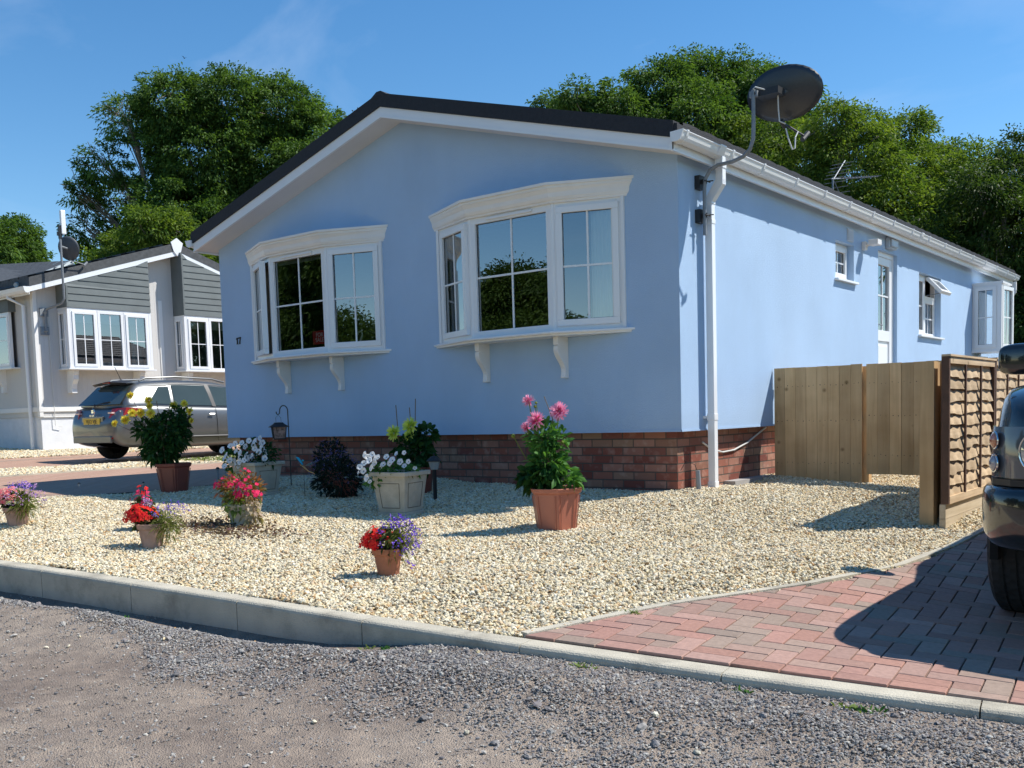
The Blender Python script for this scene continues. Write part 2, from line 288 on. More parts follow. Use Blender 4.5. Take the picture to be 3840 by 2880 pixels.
def streaky(m):
    nt = m.node_tree; N = nt.nodes; L = nt.links.new; b = N['Principled BSDF']; src = b.inputs['Base Color'].links[0].from_socket
    tc = N.new('ShaderNodeTexCoord'); mp = N.new('ShaderNodeMapping'); mp.inputs['Scale'].default_value = (2.2, 2.2, .55); n = N.new('ShaderNodeTexNoise'); n.inputs['Scale'].default_value = 1.3; n.inputs['Detail'].default_value = 7; n.inputs['Roughness'].default_value = .65
    L(tc.outputs['Object'], mp.inputs['Vector']); L(mp.outputs[0], n.inputs['Vector']); r = N.new('ShaderNodeMapRange'); r.inputs['From Min'].default_value = .35; r.inputs['From Max'].default_value = .7; r.inputs['To Min'].default_value = 1.005; r.inputs['To Max'].default_value = .975; L(n.outputs['Fac'], r.inputs['Value'])
    # splash dirt just above the skirting
    sp = N.new('ShaderNodeSeparateXYZ'); L(tc.outputs['Object'], sp.inputs[0]); z = N.new('ShaderNodeMapRange'); z.inputs['From Min'].default_value = .52; z.inputs['From Max'].default_value = .72; z.inputs['To Min'].default_value = .93; z.inputs['To Max'].default_value = 1; L(sp.outputs['Z'], z.inputs['Value'])
    mu = N.new('ShaderNodeMath'); mu.operation = 'MULTIPLY'; L(r.outputs[0], mu.inputs[0]); L(z.outputs[0], mu.inputs[1])
    v = N.new('ShaderNodeVectorMath'); v.operation = 'SCALE'; L(src, v.inputs[0]); L(mu.outputs[0], v.inputs['Scale']); L(v.outputs[0], b.inputs['Base Color'])
streaky(render)
def blotch(m, sc=3.0, lo=.62):
    nt = m.node_tree; N = nt.nodes; L = nt.links.new; b = N['Principled BSDF']; src = b.inputs['Base Color'].links[0].from_socket
    tc = N.new('ShaderNodeTexCoord'); n = N.new('ShaderNodeTexNoise'); n.inputs['Scale'].default_value = sc; n.inputs['Detail'].default_value = 8; n.inputs['Roughness'].default_value = .7; L(tc.outputs['Object'], n.inputs['Vector'])
    r = N.new('ShaderNodeMapRange'); r.inputs['From Min'].default_value = .5; r.inputs['From Max'].default_value = .68; r.inputs['To Min'].default_value = 1; r.inputs['To Max'].default_value = lo; L(n.outputs['Fac'], r.inputs['Value'])
    v = N.new('ShaderNodeVectorMath'); v.operation = 'SCALE'; L(src, v.inputs[0]); L(r.outputs[0], v.inputs['Scale']); L(v.outputs[0], b.inputs['Base Color'])
blotch(concrete, 2.6, .62)
# ================================================================ GROUND
from mathutils.geometry import delaunay_2d_cdt
def inpoly(x, y, poly):
    poly = np.asarray(poly, float); x = np.asarray(x); y = np.asarray(y); c = np.zeros(x.shape, bool); n = len(poly)
    for i in range(n):
        x0, y0 = poly[i]; x1, y1 = poly[(i+1) % n]
        k = ((y0 > y) != (y1 > y)); t = (x1-x0)*(y-y0)/((y1-y0) if y1 != y0 else 1e-9)+x0
        c ^= k & (x < t)
    return c
def region(name, poly, step, zf, mat, **k):
    B = []
    for i in range(len(poly)):
        a, b = np.array(poly[i], float), np.array(poly[(i+1) % len(poly)], float); m = max(1, int(np.linalg.norm(b-a)/step))
        B += [a+(b-a)*j/m for j in range(m)]
    B = np.array(B); x0, y0 = B.min(0); x1, y1 = B.max(0)
    X, Y = np.meshgrid(np.arange(x0+step*.5, x1, step), np.arange(y0+step*.5, y1, step)); X = X.ravel(); Y = Y.ravel()
    ok = inpoly(X, Y, B); X, Y = X[ok], Y[ok]
    d = np.full(len(X), 9.)
    for i in range(0, len(X), 4000):
        d[i:i+4000] = np.sqrt(((X[i:i+4000, None]-B[None, :, 0])**2+(Y[i:i+4000, None]-B[None, :, 1])**2)).min(1)
    X, Y = X[d > step*.4], Y[d > step*.4]
    P = [Vector(b) for b in B]+[Vector((a, b)) for a, b in zip(X, Y)]
    r = delaunay_2d_cdt(P, [(i, (i+1) % len(B)) for i in range(len(B))], [tuple(range(len(B)))], 1, 1e-6)
    v = np.array([(p.x, p.y) for p in r[0]]); z = zf(v[:, 0], v[:, 1])
    tr = [list(f) for f in r[2] if len(f) >= 3]
    out = []
    for f in tr:
        a, b, c = v[f[0]], v[f[1]], v[f[2]]
        if (b[0]-a[0])*(c[1]-a[1])-(b[1]-a[1])*(c[0]-a[0]) < 0: f = f[::-1]
        out.append(f)
    return mesh_obj(name, np.c_[v, z], out, mat, smooth=True, **k)
def road_z(x, y):
    d = kerb_y(x)-y; h = np.interp(x, [-5, -2, 0, .9, 1.5, 3.3, 5], [.12, .115, .10, .065, .04, .035, .035])
    tr = np.interp(x, [-3, .3, 1.1], [.085, .085, 0])*np.exp(-((d-.08)/.17)**2)
    near = kerb_z(x)-h-tr; far = -.385-.012*x
    w = np.clip((d-.12)/.9, 0, 1); w = w*w*(3-2*w)
    bank = .030*np.exp(-((d-np.interp(x, [-1, 1.2], [.40, .42]))/np.interp(x, [-1, 1.2], [.10, .2]))**2)*np.interp(x, [-1, 1.5, 4], [.55, 1, .6])*(1+.35*np.sin(x*4.3))
    n = .012*np.sin(x*2.3+y*1.1)*np.sin(y*3.1-x*.7)+.006*np.sin(x*7.1+2*y)*np.sin(y*6.3)+.004*np.sin(x*17+y*5)*np.sin(y*19-x*3)
    return near*(1-w)+far*w+bank+n*np.clip(d*3, 0, 1)
def bed_z(x, y):
    d = y-kerb_y(x); n = .012*np.sin(x*3.3+y)*np.sin(y*4.1-x*.6)+.005*np.sin(x*9+2)*np.sin(y*8.3)
    e = np.clip((d-.1)/.6, 0, 1); zz = G(x, y)-.012+n
    return np.minimum(zz, kerb_z(x)+.0+d*.09)*(1-e)+zz*e
EDGE = [(1.45, -4.14), (1.58, -3.72), (1.717, -3.30), (1.95, -2.82), (2.168, -2.352), (2.33, -1.75), (2.39, -1.30), (2.42, -.7), (2.447, -.15), (2.5, 3), (2.6, 12)]
EDGE = np.array(EDGE)
def kb_back(x, w=.115): return (x, float(kerb_y(x))+w)
# far ground sheet, reaching the horizon
gx = np.r_[-400, -200, -100, -60, -40, np.arange(-30, 16, 1.0), 20, 30, 60, 120, 250, 400]; gy = np.r_[-400, -200, -100, -50, -25, np.arange(-14, 22, 1.0), 26, 35, 60, 120, 250, 400]
X, Y = np.meshgrid(gx, gy); Zr = np.where(Y < kerb_y(X)+1.5, -.75, G(X, Y)-.22)
nx, ny = len(gx), len(gy); idx = np.arange(nx*ny).reshape(ny, nx)
Fq = np.stack([idx[:-1, :-1], idx[:-1, 1:], idx[1:, 1:], idx[1:, :-1]], -1).reshape(-1, 4)
tag(mesh_obj('ground', np.c_[X.ravel(), Y.ravel(), Zr.ravel()], Fq, earth, smooth=True), kind='structure')
bedpoly = [kb_back(x, .11) for x in np.arange(-9.2, 1.5, .3)]+[tuple(p) for p in EDGE]+[(.0, 12), (-.12, 5), (-.12, .13), (-5.1, .13), (-5.12, -1.0), (-5.21, -1.9), (-5.73, -2.5), (-7.0, -3.35), (-8.9, -5.3)]
tag(region('gravel_bed', bedpoly, .16, bed_z, gravelbase), kind='structure')
roadpoly = [(-14, -12)]+[(12, -12)]+[(x, float(kerb_y(x))+.02) for x in np.arange(12, -14.1, -.3)]
tag(region('road', roadpoly, .14, road_z, dirt), kind='structure')
drive1 = [(-10.2, -5.75), (-8.9, -5.5), (-8.9, -5.3), (-7.0, -3.35), (-5.73, -2.5), (-5.21, -1.9), (-5.12, -1.0), (-5.1, .13), (-6.75, .13), (-6.75, 22), (-10.2, 22)]
tag(region('neighbour_driveway', drive1, .35, lambda x, y: G(x, y)+.0, farpave), kind='structure')
tag(region('neighbour_driveway', [(-15.7, -8), (-12.45, -8), (-12.45, 22), (-15.7, 22)], .4, lambda x, y: G(x, y)+.0, farpave), kind='structure')
tag(region('gravel_strip', [(-12.45, -8), (-10.2, -8), (-10.2, 22), (-12.45, 22)], .4, lambda x, y: G(x, y)-.012, gravelbase), kind='structure')
tag(region('gravel_strip', [(-26, -8), (-15.7, -8), (-15.7, 22), (-26, 22)], .5, lambda x, y: G(x, y)-.012, gravelbase), kind='structure')
e = MB()
for y in np.arange(-8, 20, .9): e.box((-12.47, y, g1(-12.45, y+.4)-.1), (-12.33, y+.896, g1(-12.45, y+.4)+.02))
for y in np.arange(-8, 20, .9): e.box((-10.22, y, g1(-10.2, y+.4)-.1), (-10.16, y+.896, g1(-10.2, y+.4)+.02))
tag(e.build('edging', concrete), kind='structure')
# kerb stones
def arclen(P):
    P = np.asarray(P, float); return np.r_[0, np.cumsum(np.linalg.norm(np.diff(P, axis=0), axis=1))]
def samp(P, s):
    P = np.asarray(P, float); A = arclen(P); return np.array([np.interp(s, A, P[:, k]) for k in range(P.shape[1])])
kb = MB(); A = arclen(KB); s0 = A[3] % .915
for s in np.arange(s0, A[-1]-.95, .915):
    p, q = samp(KB, s+.003), samp(KB, s+.912)
    for (u, w) in [(p, q)]:
        t = (w-u)/np.linalg.norm(w-u); nrm = np.array([-t[1], t[0], 0]); nrm /= np.linalg.norm(nrm)
        prof = [(0, -.25), (0, -.022), (.004, -.010), (.012, -.002), (.020, 0), (.022, -.0025), (.026, 0), (.115, 0), (.115, -.25)]
        v = [tuple(b+nrm*o+np.array([0, 0, h])) for b in (u, w) for o, h in prof]; n = len(prof)
        kb.add(v, [tuple(range(n)), tuple(range(2*n-1, n-1, -1))]+[(i, n+i, n+(i+1) % n, (i+1) % n) for i in range(n)])
ko = kb.build('kerb', concrete); tag(ko, kind='structure')
# concrete edging of the block drive
e = MB(); A = arclen(EDGE)
for s in np.arange(.0, A[-1]-.9, .9):
    p, q = samp(EDGE, s+.002), samp(EDGE, s+.898); t = (q-p)/np.linalg.norm(q-p); n_ = np.array([-t[1], t[0]])
    m = (p+q)/2
    V = []
    for b in (p, q):
        for o in (0, .052):
            pt = b+n_*o
            for dz in (-.15, .014): V.append((pt[0], pt[1], g1(*b)+dz))
    e.add(V, [(0, 2, 3, 1), (4, 5, 7, 6), (0, 1, 5, 4), (2, 6, 7, 3), (1, 3, 7, 5), (0, 4, 6, 2)])
eo = e.build('edging', concrete); tag(eo, kind='structure')
# block paving: individual blocks in one sheet, 90 degree herringbone with a header course along the kerb
def clip(poly, p, n):                         # keep side where (q-p).n >= 0
    o = []
    for i in range(len(poly)):
        a, b = poly[i], poly[(i+1) % len(poly)]; da, db = np.dot(a-p, n), np.dot(b-p, n)
        if da >= 0: o.append(a)
        if (da < 0) != (db < 0): o.append(a+(b-a)*da/(da-db))
    return o
pav, _nt, _b = newmat('block_paving')
_a = _nt.nodes.new('ShaderNodeAttribute'); _a.attribute_name = 'tint'; _tc = _nt.nodes.new('ShaderNodeTexCoord'); _n = _nt.nodes.new('ShaderNodeTexNoise'); _n.inputs['Scale'].default_value = 45; _n.inputs['Detail'].default_value = 8
_nt.links.new(_tc.outputs['Object'], _n.inputs['Vector']); _mr = _nt.nodes.new('ShaderNodeMapRange'); _mr.inputs['To Min'].default_value = .72; _mr.inputs['To Max'].default_value = 1.3; _nt.links.new(_n.outputs['Fac'], _mr.inputs['Value'])
_s = _nt.nodes.new('ShaderNodeVectorMath'); _s.operation = 'SCALE'; _nt.links.new(_a.outputs['Color'], _s.inputs[0]); _nt.links.new(_mr.outputs[0], _s.inputs['Scale']); _nt.links.new(_s.outputs[0], _b.inputs['Base Color'])
_b.inputs['Roughness'].default_value = .9; _bp = _nt.nodes.new('ShaderNodeBump'); _bp.inputs['Strength'].default_value = .5; _bp.inputs['Distance'].default_value = .004; _nt.links.new(_n.outputs['Fac'], _bp.inputs['Height']); _nt.links.new(_bp.outputs[0], _b.inputs['Normal'])
joint = simple('joint_sand', (.16, .115, .09), rough=.95, noise=.2, scale=50)
dpoly = [tuple(p) for p in EDGE]+[(9, 12)]+[kb_back(x, .10) for x in np.arange(9, 1.5, -.3)]
tag(region('driveway', dpoly, .2, lambda x, y: G(x, y)-.006, joint), kind='structure')
th = math.atan2(KB[9, 1]-KB[6, 1], KB[9, 0]-KB[6, 0]); ax = np.array([math.cos(th), math.sin(th)]); ay = np.array([-ax[1], ax[0]]); org = np.array([1.4, float(kerb_y(1.4))+.118])
blocks = []; g = .003
W_ = .1
for i in range(-60, 110):
    for j in range(-10, 130):
        # herringbone: cell pattern of 4
        k = (i-j) % 4
        if k == 0: u0, v0, du, dv = i*W_, j*W_, 2*W_, W_
        elif k == 3: u0, v0, du, dv = i*W_, j*W_, W_, 2*W_
        else: continue
        blocks.append((u0, v0+.1, du, dv))
VV = []; FF = []; CC = []
pal = [(.36, .185, .15), (.38, .20, .165), (.34, .19, .155), (.37, .22, .185), (.41, .24, .20), (.33, .22, .18), (.305, .215, .175), (.285, .205, .168), (.37, .19, .15), (.35, .22, .18), (.37, .20, .165), (.33, .19, .155)]
heads = {(i*.2, 0, .2, .1) for i in range(-10, 50)}; blocks = [b for b in blocks if b[1]+b[3] > .1]+sorted(heads)
kbk = np.array([kb_back(x, .117) for x in np.arange(-1, 10, .1)])
for (u0, v0, du, dv) in blocks:
    c = org+ax*(u0+du/2)+ay*(v0+dv/2)
    if c[0] < 1.2 or c[0] > 8.5 or c[1] > 5 or c[1] < -4.3: continue
    P = [org+ax*(u0+a)+ay*(v0+b) for a, b in ((g, g), (du-g, g), (du-g, dv-g), (g, dv-g))]
    if (u0, v0, du, dv) not in heads:
        P = clip(P, org+ay*.1, ay)
        if len(P) < 3: continue
    # kerb boundary
    i = int(np.argmin(np.abs(kbk[:, 0]-c[0]))); i = min(i, len(kbk)-2); t = kbk[i+1]-kbk[i]; P = clip(P, kbk[i], np.array([-t[1], t[0]]))
    if len(P) < 3: continue
    d = np.linalg.norm(EDGE-c, axis=1)
    ok = True
    for s in range(len(EDGE)-1):
        a, b = EDGE[s], EDGE[s+1]
        if a[1]-.15 <= c[1] <= b[1]+.15 or (s == 0 and c[1] < a[1]):
            t = b-a; nn = np.array([t[1], -t[0]])/np.linalg.norm(t); P = clip(P, a+nn*.004, nn)
            if len(P) < 3: ok = False; break
    if not ok or len(P) < 3: continue
    n0 = len(VV); col = np.array(random.choice(pal))*np.array([.93, .97, .93])*random.uniform(.88, 1.08); dz = random.uniform(-.0012, .0015); m = len(P)
    cc = sum(P)/m
    for q in P: VV.append((q[0], q[1], g1(*q)-.004))
    for q in P: VV.append((q[0], q[1], g1(*q)+.0045+dz))
    for q in P:
        w = cc+(q-cc)*(1-.004/max(.03, np.linalg.norm(q-cc))); VV.append((w[0], w[1], g1(*w)+.0075+dz))
    for r in (0, 1):
        for q in range(m): FF.append([n0+r*m+q, n0+r*m+(q+1) % m, n0+(r+1)*m+(q+1) % m, n0+(r+1)*m+q]); CC.append(col)
    FF.append([n0+2*m+q for q in range(m)]); CC.append(col)
tag(mesh_obj('block_paving', VV, FF, pav, cols=CC), kind='structure')
# ---- loose stone scatter (geometry nodes on a point mesh)
def stones(name, pts, rmin, rmax, flat, mat, label=None):
    n = len(pts); me = bpy.data.meshes.new(name); me.vertices.add(n); me.vertices.foreach_set('co', np.asarray(pts, np.float32).ravel())
    r = rng.uniform(rmin, rmax, n)*rng.uniform(.7, 1.15, n)
    sc = np.c_[r*rng.uniform(.8, 1.35, n), r*rng.uniform(.6, 1.0, n), r*flat*rng.uniform(.7, 1.3, n)]
    ro = np.c_[rng.normal(0, .45, n), rng.normal(0, .45, n), rng.uniform(0, 6.28, n)]
    for nm, dat in (('scl', sc), ('rot', ro)):
        a = me.attributes.new(nm, 'FLOAT_VECTOR', 'POINT'); a.data.foreach_set('vector', dat.astype(np.float32).ravel())
    me.materials.append(mat); o = bpy.data.objects.new(name, me); COL.objects.link(o)
    ng = bpy.data.node_groups.new(name+'_scatter', 'GeometryNodeTree'); ng.interface.new_socket('Geometry', in_out='INPUT', socket_type='NodeSocketGeometry'); ng.interface.new_socket('Geometry', in_out='OUTPUT', socket_type='NodeSocketGeometry')
    N = ng.nodes; L = ng.links.new; gi = N.new('NodeGroupInput'); go = N.new('NodeGroupOutput')
    ico = N.new('GeometryNodeMeshIcoSphere'); ico.inputs['Subdivisions'].default_value = 2
    nz = N.new('ShaderNodeTexNoise'); nz.inputs['Scale'].default_value = 1.6
    sb = N.new('ShaderNodeVectorMath'); sb.operation = 'SUBTRACT'; sb.inputs[1].default_value = (.5, .5, .5); scl = N.new('ShaderNodeVectorMath'); scl.operation = 'SCALE'; scl.inputs['Scale'].default_value = 1.3
    L(nz.outputs['Color'], sb.inputs[0]); L(sb.outputs[0], scl.inputs[0]); sp = N.new('GeometryNodeSetPosition'); L(ico.outputs['Mesh'], sp.inputs['Geometry']); L(scl.outputs[0], sp.inputs['Offset'])
    sm = N.new('GeometryNodeSetMaterial'); sm.inputs['Material'].default_value = mat; L(sp.outputs[0], sm.inputs['Geometry'])
    ip = N.new('GeometryNodeInstanceOnPoints'); L(gi.outputs[0], ip.inputs['Points']); L(sm.outputs[0], ip.inputs['Instance'])
    a1 = N.new('GeometryNodeInputNamedAttribute'); a1.data_type = 'FLOAT_VECTOR'; a1.inputs['Name'].default_value = 'rot'; a2 = N.new('GeometryNodeInputNamedAttribute'); a2.data_type = 'FLOAT_VECTOR'; a2.inputs['Name'].default_value = 'scl'
    er = N.new('FunctionNodeEulerToRotation'); L(a1.outputs['Attribute'], er.inputs[0]); L(er.outputs[0], ip.inputs['Rotation']); L(a2.outputs['Attribute'], ip.inputs['Scale']); L(ip.outputs[0], go.inputs[0])
    m = o.modifiers.new('scatter', 'NODES'); m.node_group = ng; return o
def scatter(x0, x1, y0, y1, dens, keep):
    n = int((x1-x0)*(y1-y0)*dens); x = rng.uniform(x0, x1, n); y = rng.uniform(y0, y1, n); k = keep(x, y); return x[k], y[k]
x, y = scatter(-8.9, 2.5, -5.3, 4.5, 4300, lambda x, y: inpoly(x, y, bedpoly) & (rng.random(len(x)) < np.where(y > .6, .6, 1.)) & ~((x < -5.3) & (y > .1)))
tag(stones('gravel', np.c_[x, y, bed_z(x, y)+rng.uniform(.000, .012, len(x))], .0072, .0138, .60, flint), 'cream and tan loose gravel around the blue home', 'gravel', kind='stuff')
x, y = scatter(-21, -10.2, -4, 7.5, 1100, lambda x, y: ((x > -12.3) & (x < -10.25)) | ((x < -15.7)))
k = ~((x > -12.3) & (y > 2.6) & (rng.random(len(x)) < .8)); x, y = x[k], y[k]
tag(stones('gravel', np.c_[x, y, G(x, y)+rng.uniform(-.005, .02, len(x))], .018, .032, .6, flint), 'cream gravel along the drives and base of the grey and white home', 'gravel', kind='stuff')
def dens(x, y):
    d = kerb_y(x)-y; b = np.interp(x, [-3, -.5, .7, 2, 3, 4], [.42, .55, .78, .95, 1.35, 1.6])
    wob = .12*np.sin(x*2.1+1)+.07*np.sin(x*5.3)+.05*np.sin(x*11+y*4)
    c = np.clip((b+wob-d)/.28+.5, 0, 1); c = np.where((x < .9) & (d < .26), .06, c)
    p = .5+.5*np.sin(x*1.7+3*np.sin(y*1.3))*np.sin(y*4.3+x*1.1)
    return np.maximum(c*(.55+.45*p), .035+.10*p**3)
x, y = scatter(-4, 6, -8.2, -3.3, 12500, lambda x, y: (y < kerb_y(x)-.004) & (rng.random(len(x)) < dens(x, y)) & ((y > -6.6) | (x > 1.5)))
tag(stones('slate_gravel', np.c_[x, y, road_z(x, y)+rng.uniform(-.001, .006, len(x))], .0032, .0076, .42, slate), 'dark slate chippings on the unmade road beside the kerb', 'gravel', kind='stuff')
x, y = scatter(-3.5, 4.5, -6.4, -3.6, 3800, lambda x, y: (y < kerb_y(x)-.02) & (y > -6.3+.0*x) & (y > -4.9-1.0*(x+2.0)*.45) & (rng.random(len(x)) < .25+.75*np.clip(.5+.8*np.sin(x*2.3+2*y)*np.sin(y*3.7-x), 0, 1)))
tag(stones('grit', np.c_[x, y, road_z(x, y)+.0005], .0016, .0038, .55, slate), 'fine grey grit strewn over the brown dirt road', 'grit', kind='stuff')
x, y = scatter(-4, 6, -6.2, -3.3, 60, lambda x, y: (y < kerb_y(x)-.02) & (rng.random(len(x)) < dens(x, y)))
tag(stones('road_stones', np.c_[x, y, road_z(x, y)+.006], .010, .019, .5, slate), 'larger grey stones scattered on the road edge', 'stones', kind='stuff')
x, y = scatter(-3.3, 3.5, -5.3, -3.6, 5, lambda x, y: (y < kerb_y(x)-.05))
tag(stones('stray_pebbles', np.c_[x, y, road_z(x, y)+.006], .007, .014, .6, flint), 'pale pebbles strayed from the garden onto the road', 'pebbles', kind='stuff')
# ================================================================ BLUE HOME
HB, HF, HW, L_ = .525, 2.88, 6.472, 12.2
SL = (3.87-2.926)/(3.236+.11); XC = -HW/2
house = thing('mobile_home', 'pale blue rendered mobile home with dark roof, two white bay windows and brick skirting', 'mobile home', (0, 0, 0))
def wall_with_holes(mb, u0, u1, w0, w1, holes, f):
    """rectangles around holes in a u,w plane; f maps (u,w)->point"""
    us = sorted({u0, u1}|{h[0] for h in holes}|{h[1] for h in holes}); ws = sorted({w0, w1}|{h[2] for h in holes}|{h[3] for h in holes})
    for a, b in zip(us, us[1:]):
        for c, d in zip(ws, ws[1:]):
            if any(h[0]-1e-6 <= a and b <= h[1]+1e-6 and h[2]-1e-6 <= c and d <= h[3]+1e-6 for h in holes): continue
            mb.add([f(a, c), f(b, c), f(b, d), f(a, d)], [(0, 1, 2, 3)])
def plug(mb, hole, f0, f1):                    # reveal: four sides between plane f0 and f1
    a, b, c, d = hole; q = [(a, c), (b, c), (b, d), (a, d)]
    for i in range(4):
        p, r = q[i], q[(i+1) % 4]; mb.add([f0(*p), f0(*r), f1(*r), f1(*p)], [(0, 1, 2, 3)])
BAYS = [(-2.755, -2.15, -1.17, -.55), (-5.815, -5.21, -4.25, -3.595)]; BZ0, BZ1 = 1.455, 2.60
fr = lambda u, w: (u, 0, w); ins = lambda u, w: (u, .12, w)
w = MB(); holes = [(b[0]+.04, b[3]-.04, BZ0+.03, BZ1-.02) for b in BAYS]
wall_with_holes(w, -HW, 0, HB, HF, holes, fr)
for h in holes: plug(w, h, fr, ins)
w.add([(-HW, 0, HF), (0, 0, HF), (0, 0, HF+.0), (XC, 0, 3.80), (-HW, 0, HF)], [(0, 1, 3)])
fs = lambda u, z: (0, u, z); fi = lambda u, z: (-.10, u, z)
SMALL = (3.72, 4.33, 2.16, 2.60); DOOR = (5.22, 6.0, .74, 2.66); WIN2 = (6.99, 8.11, 1.66, 2.545); BAY3 = (10.0, 10.6, 1.55, 2.58)
wall_with_holes(w, 0, L_, HB, HF+.02, [SMALL, DOOR, WIN2, BAY3], fs)
for h in (SMALL, DOOR, WIN2, BAY3): plug(w, h, fs, fi)
w.quad((-HW, 0, HB), (-HW, L_, HB), (-HW, L_, HF+.02), (-HW, 0, HF+.02)); w.add([(-HW, L_, HB), (0, L_, HB), (0, L_, HF), (XC, L_, 3.8), (-HW, L_, HF)], [(0, 1, 2, 3, 4)])
w.quad((-HW, 0, HB), (0, 0, HB), (0, L_, HB), (-HW, L_, HB))
mesh_obj('wall', w.v, w.f, render, house)
# corner bead ridge & bottom drip
d = MB(); d.box((-HW-.006, -.006, HB-.012), (.006, -.0005, HB+.004)); d.box((.0005, -.006, HB-.012), (.007, L_, HB+.004)); d.build('drip_trim', render, house)
s = MB(); k = .10
for a, b in (((-HW+k, k), (-k, k)), ((-k, k), (-k, L_-k)), ((-k, L_-k), (-HW+k, L_-k)), ((-HW+k, L_-k), (-HW+k, k))):
    s.add([(a[0], a[1], -.35), (b[0], b[1], -.35), (b[0], b[1], HB), (a[0], a[1], HB)], [(0, 1, 2, 3)])
mesh_obj('skirting', s.v, s.f, brick, house)
f = MB(); f.box((-.1, 1.0, -.08), (.02, 1.9, .012)); f.box((-.08, .25, -.12), (.14, .62, -.012)); f.build('footing', greycon, house)
# rooms behind the windows
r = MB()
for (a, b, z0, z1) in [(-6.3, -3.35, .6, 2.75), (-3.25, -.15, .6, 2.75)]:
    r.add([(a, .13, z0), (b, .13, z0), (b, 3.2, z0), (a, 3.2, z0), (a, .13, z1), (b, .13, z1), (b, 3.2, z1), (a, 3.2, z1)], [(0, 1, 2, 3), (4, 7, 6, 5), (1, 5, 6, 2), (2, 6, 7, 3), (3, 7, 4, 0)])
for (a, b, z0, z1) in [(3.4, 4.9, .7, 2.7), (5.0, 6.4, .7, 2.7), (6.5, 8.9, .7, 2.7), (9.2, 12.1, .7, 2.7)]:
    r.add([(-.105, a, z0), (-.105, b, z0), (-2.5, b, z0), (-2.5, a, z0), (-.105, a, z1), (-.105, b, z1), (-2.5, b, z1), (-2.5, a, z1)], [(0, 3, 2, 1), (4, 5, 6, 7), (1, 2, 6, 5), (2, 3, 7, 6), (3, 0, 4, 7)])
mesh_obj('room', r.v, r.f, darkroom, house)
# roof
ov, ef = .286, .11
def rz(x): return 2.926+SL*((x+HW+ef) if x < XC else (ef-x))       # underside of the dark verge
roof = MB(); y0, y1 = -ov-.004, L_+.29
xs = [-HW-ef-.05, XC, ef+.05]
def rslab(mb, ya, yb, lo, hi, x0=-HW-ef-.05, x1=ef+.05):
    v = []
    for y in (ya, yb):
        for x in (x0, XC, x1): v += [(x, y, rz(x)+lo), (x, y, rz(x)+hi)]
    mb.add(v, [(0, 1, 3, 2), (2, 3, 5, 4), (6, 8, 9, 7), (8, 10, 11, 9), (1, 7, 9, 3), (3, 9, 11, 5), (0, 2, 8, 6), (2, 4, 10, 8), (0, 6, 7, 1), (4, 5, 11, 10)])
rslab(roof, y0, y1, .002, .118)
ro = roof.build('roof', rooftile, house)
v = MB(); rslab(v, y0-.012, y0+.10, .0, .135, -HW-ef-.02, ef+.02); v.build('verge', rooftile, ro)
t = MB(); rw = .33
for side in (0, 1):
    for i in range(11):
        xa = i*rw; 
        for j in range(40):
            ya = y0+.10+j*.315; yb = min(ya+.313, y1)
            if ya > y1-.02: break
            if side: X0, X1 = ef+.05-xa, max(ef+.05-xa-rw, XC)
            else: X0, X1 = -HW-ef-.05+xa, min(-HW-ef-.05+xa+rw, XC)
            n = 4; vv = []
            for q in range(n+1):
                yy = ya+(yb-ya)*q/n; hh = .006+.009*abs(math.sin(math.pi*q/n))
                vv += [(X0, yy, rz(X0)+.119), (X0, yy, rz(X0)+.119+hh+.016), (X1, yy, rz(X1)+.119+hh*.6)]
            for q in range(n): t.add([vv[3*q], vv[3*q+1], vv[3*q+2], vv[3*q+3], vv[3*q+4], vv[3*q+5]], [(0, 1, 4, 3), (1, 2, 5, 4)])
t.build('tiles', rooftile, ro)
rg = MB(); rg.prism([(XC-.13, rz(XC-.13)+.128), (XC-.03, rz(XC)+.150), (XC+.03, rz(XC)+.150), (XC+.13, rz(XC-.13)+.128)], 1, y0-.014, y1); rg.build('ridge', rooftile, ro)
# bargeboards
def barge(mb, ya, yb, lo, hi, xl, xr):
    v = []
    for y in (ya, yb):
        for x in (xl, XC, xr): v += [(x, y, rz(x)+lo), (x, y, rz(x)+hi)]
    mb.add(v, [(0, 1, 3, 2), (2, 3, 5, 4), (6, 8, 9, 7), (8, 10, 11, 9), (1, 7, 9, 3), (3, 9, 11, 5), (0, 2, 8, 6), (2, 4, 10, 8), (0, 6, 7, 1), (4, 5, 11, 10)])
b = MB(); barge(b, -ov, -ov+.022, -.105, .001, -HW-ef, ef); barge(b, -ov-.006, -ov, -.105, -.082, -HW-ef, ef)
b.build('bargeboard', white, house)
sf = MB()
for (xa, xb) in ((-HW-ef+.01, XC), (XC, ef-.01)):
    sf.add([(xa, -ov+.022, rz(xa)-.098), (xb, -ov+.022, rz(xb)-.098), (xb, .0, rz(xb)-.098), (xa, .0, rz(xa)-.098)], [(0, 1, 2, 3)])
for xa, xb in ((0.0, ef-.015), (-HW-ef+.015, -HW)):
    za, zb = (HF-.012, 2.832) if xb > 0 else (2.832, HF-.012); sf.add([(xa, -ov+.02, za), (xb, -ov+.02, zb), (xb, L_+.27, zb), (xa, L_+.27, za)], [(0, 1, 2, 3)])
sf.build('soffit', cream, house)
for xa in (ef-.015, -HW-ef): fb = MB(); fb.box((xa, -ov+.001, 2.824), (xa+.015, L_+.28, rz(ef)+.0)); fb.box((xa-.012 if xa < 0 else xa+.001, -ov+.002, 2.818), (xa+.014 if xa < 0 else xa+.027, L_+.28, 2.832)); fb.build('fascia', white, house)
